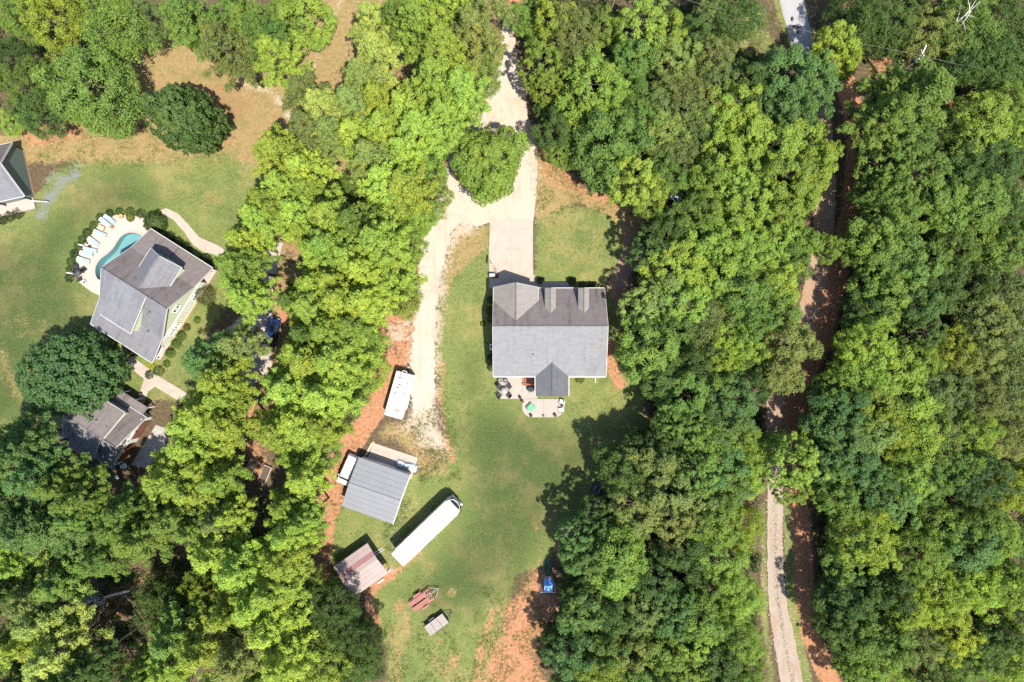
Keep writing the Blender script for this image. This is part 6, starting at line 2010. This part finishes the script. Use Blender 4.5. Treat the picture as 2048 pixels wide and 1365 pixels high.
# px, py of the crown in the photograph, crown radius in photo pixels, kind, tint
TREES = """
90 30 58 d5|25 25 42 d1|165 160 88 d0|40 165 52 d0|62 218 46 d2|10 110 38 d2|18 242 24 d1|215 45 60 d0|288 36 44 d4|210 215 45 d0
350 38 34 p0|375 28 52 p0|442 88 54 p4|490 45 46 p0|470 15 40 p0|545 108 48 p1|520 60 45 p0|600 22 60 o1|560 20 40 o0
742 38 44 p6|748 100 46 p6|722 152 46 p6|674 216 34 p6|830 40 54 p1|880 92 58 p1|940 55 54 p4|970 92 38 d1|790 30 40 p0|870 150 56 p1|918 172 50 p1|952 148 42 d1|936 205 34 d1
606 186 46 p4|640 215 52 p6|700 205 45 p6|752 195 44 p1|805 215 46 p1|612 250 45 p4|660 262 42 p6|705 265 45 p1|762 255 46 p1|832 252 50 p1|880 232 44 p1|858 292 40 d0|800 300 40 p1
922 272 34 o0|976 318 68 i1
552 300 54 p1|600 335 50 p1|560 372 50 p1|612 378 42 p1|692 380 28 d0|740 312 50 p6|765 355 50 p1|805 372 54 p1|850 335 45 d1|862 392 40 d0|780 425 60 d5|832 432 38 d1
530 402 46 p1|514 434 46 p1|592 425 50 p1|655 432 54 p1|702 445 44 p0
1040 28 30 d1|1078 62 28 d1|1105 30 40 o1|1152 58 55 d4|1212 50 36 o0|1085 118 48 o1|1092 168 32 o1|1185 160 64 o1|1150 105 45 d4|1265 112 42 o0|1290 42 55 o1|1340 62 40 o1|1352 112 50 d6|1390 60 36 o2|1380 142 30 d5|1430 105 45 d4|1442 152 40 d4|1242 180 36 o1|1280 202 40 o0
1110 255 38 o2|1148 242 32 o1|1128 302 32 d0|1096 218 26 d2|1222 285 68 o0|1290 242 40 o0|1320 202 45 d4|1362 182 50 d4|1332 262 46 d6|1380 212 46 d4|1422 202 40 d4|1352 305 46 d4
1272 355 58 o1|1232 335 45 o0|1330 345 44 d0|1300 382 44 d1|1395 262 36 d4|1442 232 46 o1|1482 202 50 o1|1502 160 40 o2|1452 302 50 o1|1502 262 50 o1|1422 352 42 o1|1472 362 50 o1|1402 425 48 o0|1345 450 38 o2|1450 422 50 o1|1512 322 45 o1|1510 402 50 o1|1478 22 48 d2|1430 20 36 d4
1590 145 64 o3|1560 192 50 o3|1640 155 54 o3|1602 215 54 o3|1682 85 46 o5|1690 120 30 o5|1740 42 50 d2|1718 5 40 d2|1800 42 54 d2|1872 52 58 d4|1942 42 60 d0|2012 42 60 d2|1990 112 50 d2|1932 115 46 d2|2025 130 46 d0
1850 185 72 p0|1805 165 40 p0|1782 222 54 p0|1985 245 64 d1|2035 205 50 d1|2045 255 32 d5|1772 300 42 o2|1792 322 54 o0|1780 380 46 o0|1832 282 54 o0|1852 342 60 o0|1802 422 54 o0|1872 402 54 o0|1922 342 50 o2|1962 312 50 d2|2012 322 54 d2|1922 412 54 o0|1982 402 60 d0|2032 422 50 d2|1902 262 40 d2
1560 282 54 o1|1618 272 42 o1|1636 330 46 o1|1582 352 60 o1|1602 392 38 o1|1560 422 50 o1|1668 300 28 o1|1582 440 34 o1
470 530 50 p0|486 590 44 p1|470 690 44 p4|402 722 50 p3|432 762 48 p1|374 852 50 p1|405 832 58 p1|450 852 50 p1|372 892 50 p1|442 800 44 p1|20 880 40 p3|482 478 42 p1|468 562 38 p1
602 460 30 p1|628 506 42 p1|652 492 54 p1|695 512 48 p1|752 482 54 p1|802 492 44 d1|772 542 58 o1|722 542 44 p1|662 562 44 p1|624 570 42 p1|580 600 32 p0|622 612 54 p1|682 602 54 p1|732 602 50 p1|795 585 42 d1|702 650 40 p0|652 662 50 p1|608 668 38 p0|592 702 40 p1|612 722 58 p1|662 722 58 p1|722 702 42 d1|732 750 40 d1|692 772 48 d0|642 792 58 p1|572 782 54 p1|550 762 32 p1|592 842 58 p1|642 850 48 p1|552 862 50 p1|682 818 36 d0|622 892 54 d1|594 908 42 d1
1362 532 58 o1|1300 500 42 o2|1332 472 44 o2|1402 482 50 o1|1462 482 50 o1|1502 502 50 o1|1285 612 46 o6|1332 592 50 o6|1296 655 38 o2|1380 602 50 o1|1442 562 50 o1|1492 592 50 o0|1302 700 62 o0|1275 640 32 o2|1352 662 44 o0|1422 642 50 d4|1472 672 45 d5|1512 642 45 o0|1402 722 44 o2|1442 722 44 d5|1325 762 40 o2|1382 792 54 o0|1432 772 45 o0|1470 805 54 o3|1355 842 44 o0|1330 880 40 o2|1300 905 38 o2|1392 862 50 o0|1452 852 54 o3|1500 770 42 o2|1422 892 50 d1|1500 700 38 d1|1488 895 42 d1
1560 482 46 o1|1582 522 40 o0|1566 562 42 o1|1606 484 34 o1|1560 622 42 o0|1584 692 50 o4|1618 690 28 o4|1570 742 40 o4|1664 494 28 o1|1520 560 40 o0
1748 500 42 o0|1762 472 50 o0|1802 502 50 o0|1832 542 50 o0|1872 522 50 o0|1754 562 40 o0|1792 592 50 o0|1738 622 40 o2|1852 602 50 o2|1902 562 50 o2|1932 492 50 d0|1982 482 50 d0|2022 502 50 o0|1960 562 44 o2|2022 582 50 d4|1992 642 58 d4|1716 656 26 d5|1752 692 54 d5|1716 712 38 o1|1802 742 54 o1|1742 752 48 d1|1852 732 40 d1|1688 770 40 d1|1862 662 44 o2|1922 702 44 d5|1972 722 50 d4|2032 692 50 d4|1762 812 50 o1|1690 812 48 o3|1832 802 50 o1|1872 792 50 d4|1922 792 44 d4|1982 802 50 d4|2032 792 50 d4|1700 872 50 o3|1662 855 34 o3|1762 872 44 o6|1802 872 44 d5|1852 872 50 d1|1902 872 50 d4|1962 872 50 d5|2032 872 50 d4|1608 905 32 o1
60 960 50 p3|28 902 50 p3|112 972 50 p0|148 1002 44 p0|40 1062 60 p3|102 1062 54 p3|150 1035 40 p0|28 1132 40 p1|232 1052 50 p0|272 1082 54 p0|250 1022 44 p0|192 1122 44 p0|332 962 58 p1|382 982 50 p1|342 1042 44 p0|400 935 36 p1|432 962 42 p1|460 1030 36 p1|432 1042 38 p4|382 1062 38 p0|422 1112 50 p1|472 1142 54 p1|112 1168 48 p0|60 1202 50 p4|80 1242 54 p6|48 1292 50 p1|102 1312 58 p6|160 1342 44 p2|314 1212 48 d2|402 1192 44 d5|342 1282 50 p0|330 1335 48 p1|402 1302 58 p1|472 1322 58 p4|452 1232 44 p1|500 1212 50 p1|270 1352 34 p0|15 1185 40 p2
566 1014 38 p1|602 962 44 p1|572 1070 48 p1|600 1045 38 p1|562 1122 54 p1|592 1172 40 d1|542 1182 54 p1|532 1262 54 p1|595 1232 54 d2|655 1225 50 d2|612 1302 58 d0|682 1272 46 d2|560 1332 54 p1|642 1340 54 d1|720 1292 38 d2|702 1340 42 d2|735 1340 28 d2
1245 945 44 o2|1272 965 44 o2|1302 932 50 o4|1332 982 58 o4|1282 1022 54 o4|1352 1042 54 o4|1402 952 58 o0|1442 932 54 o3|1402 1012 48 o4|1462 982 44 o3|1495 960 42 d1|1195 1035 38 o2|1156 1078 40 o3|1154 1116 34 o3|1212 1072 40 o2|1255 1072 40 o0|1185 1125 42 o3|1242 1112 54 o1|1232 1162 44 o1|1312 1172 44 o2|1372 1112 44 o2|1432 1052 54 d1|1452 1122 58 d1|1482 1062 44 d5|1422 1192 44 d0|1482 1202 44 d1|1168 1188 34 o2|1172 1232 48 o3|1142 1252 28 o2|1232 1242 44 o2|1292 1232 44 o4|1352 1242 50 o3|1402 1250 44 o0|1145 1312 52 o3|1105 1285 26 o2|1222 1292 48 o0|1272 1312 44 o4|1332 1312 50 o0|1392 1292 44 o1|1200 1347 44 o1|1300 1352 44 o0|1362 1342 48 o0|1432 1332 50 o2|1490 1292 44 d1|1500 1342 40 d0|1460 1252 42 d0
1600 932 58 o1|1555 900 28 o1|1662 935 42 o3|1702 932 50 o3|1596 985 36 o1|1690 1002 44 o0|1672 965 36 o0|1752 972 50 o3|1822 962 50 d1|1802 1002 50 o3|1872 962 50 d0|1932 932 50 d0|1982 962 58 o2|2032 982 44 d5|1722 1045 46 o0|1700 1090 36 o0|1752 1092 62 d5|1692 1132 38 o0|1852 1122 50 d1|1902 1062 50 d1|1962 1052 50 d0|1952 1102 50 o3|2012 1082 50 d1|1682 1202 42 o2|1690 1256 42 o2|1722 1202 44 o2|1792 1182 44 o2|1832 1222 50 d5|1902 1202 54 d5|1972 1182 54 d5|2032 1182 50 d5|1722 1292 44 o0|1752 1332 50 d1|1716 1342 36 o0|1792 1282 50 o0|1852 1292 50 d4|1922 1282 50 d5|1982 1302 50 o2|2032 1282 40 o2|1902 1345 48 d0|1962 1345 46 d1|2032 1340 50 d1
-25 935 46 p3|-20 1010 48 p3|-14 1095 44 p1|-22 1185 46 p4|-20 1330 46 p0|2068 300 46 d2|2066 110 46 d2|2070 480 44 o0|2070 600 48 d4|2070 740 46 d4|2070 860 44 d4|2070 985 44 d5|2070 1130 46 o3|2072 1240 44 d5|2070 1345 44 d1|2075 210 40 d1
30 1382 46 p2|115 1388 50 p0|205 1390 48 d2|300 1392 46 p0|430 1392 48 p1|515 1388 46 p1|600 1392 46 d0|1150 1392 44 o3|1240 1394 46 o0|1330 1394 46 o4|1415 1390 44 o2|1490 1392 42 d0|1800 1390 48 d1|1880 1394 46 d4|1745 1392 40 o0|845 -14 50 p1|905 -14 48 p1|965 -12 46 p4
385 250 76 e3|172 752 104 e3
"""

LANDMARKS = [("grey house", 1100, 665), ("motorhome", 852, 1065), ("metal garage", 755, 980), ("red-striped shed", 722, 1140), ("box trailer", 797, 790),
             ("concrete parking pad", 1022, 480), ("green house", 310, 600), ("pool", 240, 500), ("brown-doored garage", 215, 885), ("raised beds", 519, 942),
             ("navy car", 546, 664), ("blue playset", 1095, 1155), ("oval evergreen", 380, 240), ("huge round evergreen", 170, 750), ("fallen pine", 200, 1200), ("utility pole", 1847, 112),
             ("pale road at the top", 1590, 50), ("silver car", 1357, 398), ("red clay patch at upper right", 1915, 205), ("red dirt by the track bend", 1655, 590),
             ("shaded track below its bend", 1590, 810), ("pale lower track", 1555, 1150), ("top left corner", 0, 0), ("bottom left corner", 0, 1365), ("bottom right corner", 2048, 1365),
             ("top right corner", 2048, 0), ("middle of the right edge", 2048, 682), ("gravel drive's top end", 1015, 110), ("black covered cart", 1195, 975), ("two rusty trailers", 860, 1215),
             ("middle of the front lawn", 1150, 490), ("bare tan clearing at the top", 640, 80), ("orange parasol", 38, 312), ("gravel fork", 895, 420), ("lower bare red clay", 1040, 1250), ("lower right woods' center", 1800, 1080), ("upper right woods' center", 1860, 440), ("clay strip beside the left woods", 655, 1090)]
ORD = ['nearest', 'second nearest', 'third nearest', 'fourth nearest', 'fifth nearest', 'sixth nearest', 'seventh nearest', 'eighth nearest', 'ninth nearest', 'tenth nearest']


def place_trees():
    rg = random.Random(42)
    rows = []
    for tok in TREES.replace('\n', '|').split('|'):
        if not tok.strip(): continue
        a, b, c, k = tok.split()
        rows.append((float(a), float(b), float(c), k[0], int(k[1])))
    # labels: rank among its like around the closest landmark, on one side of it
    buckets = {}
    for i, (px, py, r, k, t) in enumerate(rows):
        d, name, dx, dy = min((math.hypot(px - x, py - y), n, px - x, py - y) for n, x, y in LANDMARKS)
        side = ('right of' if dx > 0 else 'left of') if abs(dx) > abs(dy) else ('below' if dy > 0 else 'above')
        buckets.setdefault((k, t, name, side), []).append((d, i))
    label = {}
    for (k, t, name, side), lst in buckets.items():
        lst.sort()
        art = '' if name[0].isupper() else 'the '
        for n, (d, i) in enumerate(lst):
            base = f'{TINT[t][0]} {KIND[k][1]} {side} {art}{name}'
            label[i] = base if len(lst) == 1 else f'{ORD[n]} {base}'
    groups = {'o': 'broadleaf trees of the woods', 'd': 'fine-leaved trees of the woods', 'p': 'tall pines of the left woods', 'e': None, 'i': None}
    for i, (px, py, r, k, t) in enumerate(rows):
        if k == 'e':
            v = PROTO['e'][0] if px < 200 else PROTO['e'][1]
        else:
            v = PROTO[k][rg.randrange(len(PROTO[k]))]
        me, tr, R, hc = v
        # crowns grow a little beyond their neighbours' edges in the woods
        s = r / PPM / R * (1.06 if k != 'e' else 1.0)
        sz = (0.45 + .55 * s * rg.uniform(.92, 1.12)) if k != 'e' else s
        if k == 'p': sz = .72 + .28 * s * rg.uniform(.9, 1.15)
        if k == 'd' and r < 34: sz = s
        h_c = hc * sz
        s *= 1 - h_c / H
        p = G(px, py, h_c); p.z = 0
        if k == 'e' and px > 200: p = G(418, 270, 0); s = 4.6 / R; sz = 1.2
        if k == 'e' and px < 200: p = G(190, 748, 0); s = 6.3 / R; sz = .95
        root = bpy.data.objects.new(KIND[k][0], None); COL.objects.link(root)
        root.empty_display_size = .3
        rot = rg.uniform(0, 6.28)
        root.location = p; root.rotation_euler = (0, 0, rot); root.scale = (s, s, sz)
        if k == 'e' and px > 200: root.rotation_euler = (0, 0, math.radians(-35)); root.scale = (s * 1.12, s * .86, sz)
        lab = label[i]
        if k == 'e': lab = 'oval dark evergreen alone on the tan upper left lawn' if px > 200 else 'huge round dark evergreen between green house and brown-doored garage'
        if (px, py) == (975, 320): lab = 'bright green broadleaf tree standing alone inside the gravel drive'
        tag(root, lab, 'tree', groups[k])
        c = bpy.data.objects.new('crown', me); COL.objects.link(c); c.parent = root
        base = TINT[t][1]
        if k == 'p' and t in (1, 6): base = tuple(v * f for v, f in zip(base, (1.22, 1.16, 1.1)))   # hot-spot brightness painted into the paler pines
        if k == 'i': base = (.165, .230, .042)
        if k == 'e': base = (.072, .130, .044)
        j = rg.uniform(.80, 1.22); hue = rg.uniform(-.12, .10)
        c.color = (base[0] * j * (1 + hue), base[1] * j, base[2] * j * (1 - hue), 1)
        b = bpy.data.objects.new('trunk', tr); COL.objects.link(b); b.parent = root
    return rows


def in_poly(x, y, poly):
    ins = False
    for i in range(len(poly)):
        (ax, ay), (bx, by) = poly[i], poly[(i + 1) % len(poly)]
        if (ay > y) != (by > y) and x < (bx - ax) * (y - ay) / (by - ay) + ax: ins = not ins
    return ins


WOODS_R = [(1065, -40), (1052, 120), (1090, 250), (1170, 340), (1240, 380), (1310, 385), (1300, 480), (1270, 560), (1260, 700), (1300, 770), (1300, 860), (1220, 1000), (1150, 1070), (1140, 1200), (1105, 1290), (1120, 1400),
           (1500, 1400), (1515, 1000), (1530, 760), (1600, 560), (1630, 420), (1620, 250), (1580, 170), (1545, 110), (1470, 90), (1440, -40)]
WOODS_RR = [(1735, 230), (1735, 400), (1700, 560), (1680, 640), (1640, 780), (1622, 900), (1630, 1100), (1650, 1250), (1700, 1400), (2120, 1400), (2120, -60), (1720, -60), (1740, 80), (1840, 130), (1880, 240)]
WOODS_BL = [(-80, 930), (130, 980), (300, 1000), (420, 990), (560, 990), (605, 1060), (620, 1150), (690, 1200), (735, 1260), (740, 1400), (-80, 1400)]
WOODS_TL = [(-80, -60), (240, -60), (250, 200), (180, 230), (40, 250), (-80, 260)]
WOODS_M = [(560, 760), (700, 720), (735, 760), (690, 830), (640, 900), (560, 880)]


def undergrowth():
    """saplings, vines and brush below the crowns: nobody could count it"""
    rg = np.random.default_rng(77)
    pr = random.Random(77)
    for name, poly, n, colr, hmax in (('brush_right', WOODS_R, 1700, (.034, .062, .018), 2.6), ('brush_far_right', WOODS_RR, 2200, (.034, .060, .018), 2.8), ('brush_lower_left', WOODS_BL, 800, (.040, .065, .02), 1.6), ('brush_top_left', WOODS_TL, 260, (.038, .066, .02), 1.8), ('brush_middle', WOODS_M, 120, (.05, .09, .022), 1.8)):
        P, Nn = [], []
        x0, x1 = min(p[0] for p in poly), max(p[0] for p in poly); y0, y1 = min(p[1] for p in poly), max(p[1] for p in poly)
        k = 0
        while k < n:
            x, y = pr.uniform(x0, x1), pr.uniform(y0, y1)
            if not in_poly(x, y, poly): continue
            k += 1
            c = np.array(G(x, y)); hh = pr.uniform(.5, hmax); r = pr.uniform(.5, 1.3)
            m = 52
            g = unit(rg.normal(size=(m, 3)) + np.array([0, 0, .6])); g[:, 2] = np.abs(g[:, 2])
            P.append(c + g * np.array([r, r, hh]) * rg.uniform(.5, 1.05, (m, 1))); Nn.append(unit(g + np.array([0, 0, .4])))
        me = leaf_cloud('undergrowth', np.concatenate(P), np.concatenate(Nn), .36, .22, rg, .7)
        o = bpy.data.objects.new('undergrowth', me); COL.objects.link(o); o.color = (*colr, 1)
        tag(o, kind='stuff')


def outer_woods():
    """the woods that carry on beyond the picture on every side: one mass"""
    rg = np.random.default_rng(91)
    pr = random.Random(91)
    mat_rows = []
    for tint in ((.085, .135, .032), (.115, .160, .036), (.062, .105, .030)):
        P, Nn = [], []
        n = 0
        while n < 120:
            x, y = pr.uniform(-125, 125), pr.uniform(-95, 95)
            if abs(x) < 83 and abs(y) < 58: continue
            px, py = x * PPM + 1024, 682.5 - y * PPM
            if px < 0 and 280 < py < 900: continue
            if py < 0 and 1480 < px < 1640: continue
            if py > 1365 and (740 < px < 1110 or 1540 < px < 1720): continue
            n += 1
            R, hgt = pr.uniform(3.2, 5.4), pr.uniform(11, 16)
            m = 900
            g = unit(rg.normal(size=(m, 3)) + np.array([0, 0, .5]))
            an = np.arctan2(g[:, 1], g[:, 0])
            lump = 1 + .16 * np.sin(3 * an + x) + .12 * np.sin(6 * an + y) * np.cos(5 * g[:, 2])
            p = g * np.array([R, R, hgt * .38]) * (lump * rg.uniform(.7, 1.0, m))[:, None] + np.array([x, y, hgt * .62])
            P.append(p); Nn.append(unit(g + np.array([0, 0, .3])))
        me = leaf_cloud('outer_woods', np.concatenate(P), np.concatenate(Nn), .75, .5, rg, .4)
        o = bpy.data.objects.new('outer_woods', me); COL.objects.link(o); o.color = (*tint, 1)
        tag(o, kind='stuff')


outer_woods()
TREE_ROWS = place_trees()
grass_tufts()
undergrowth()
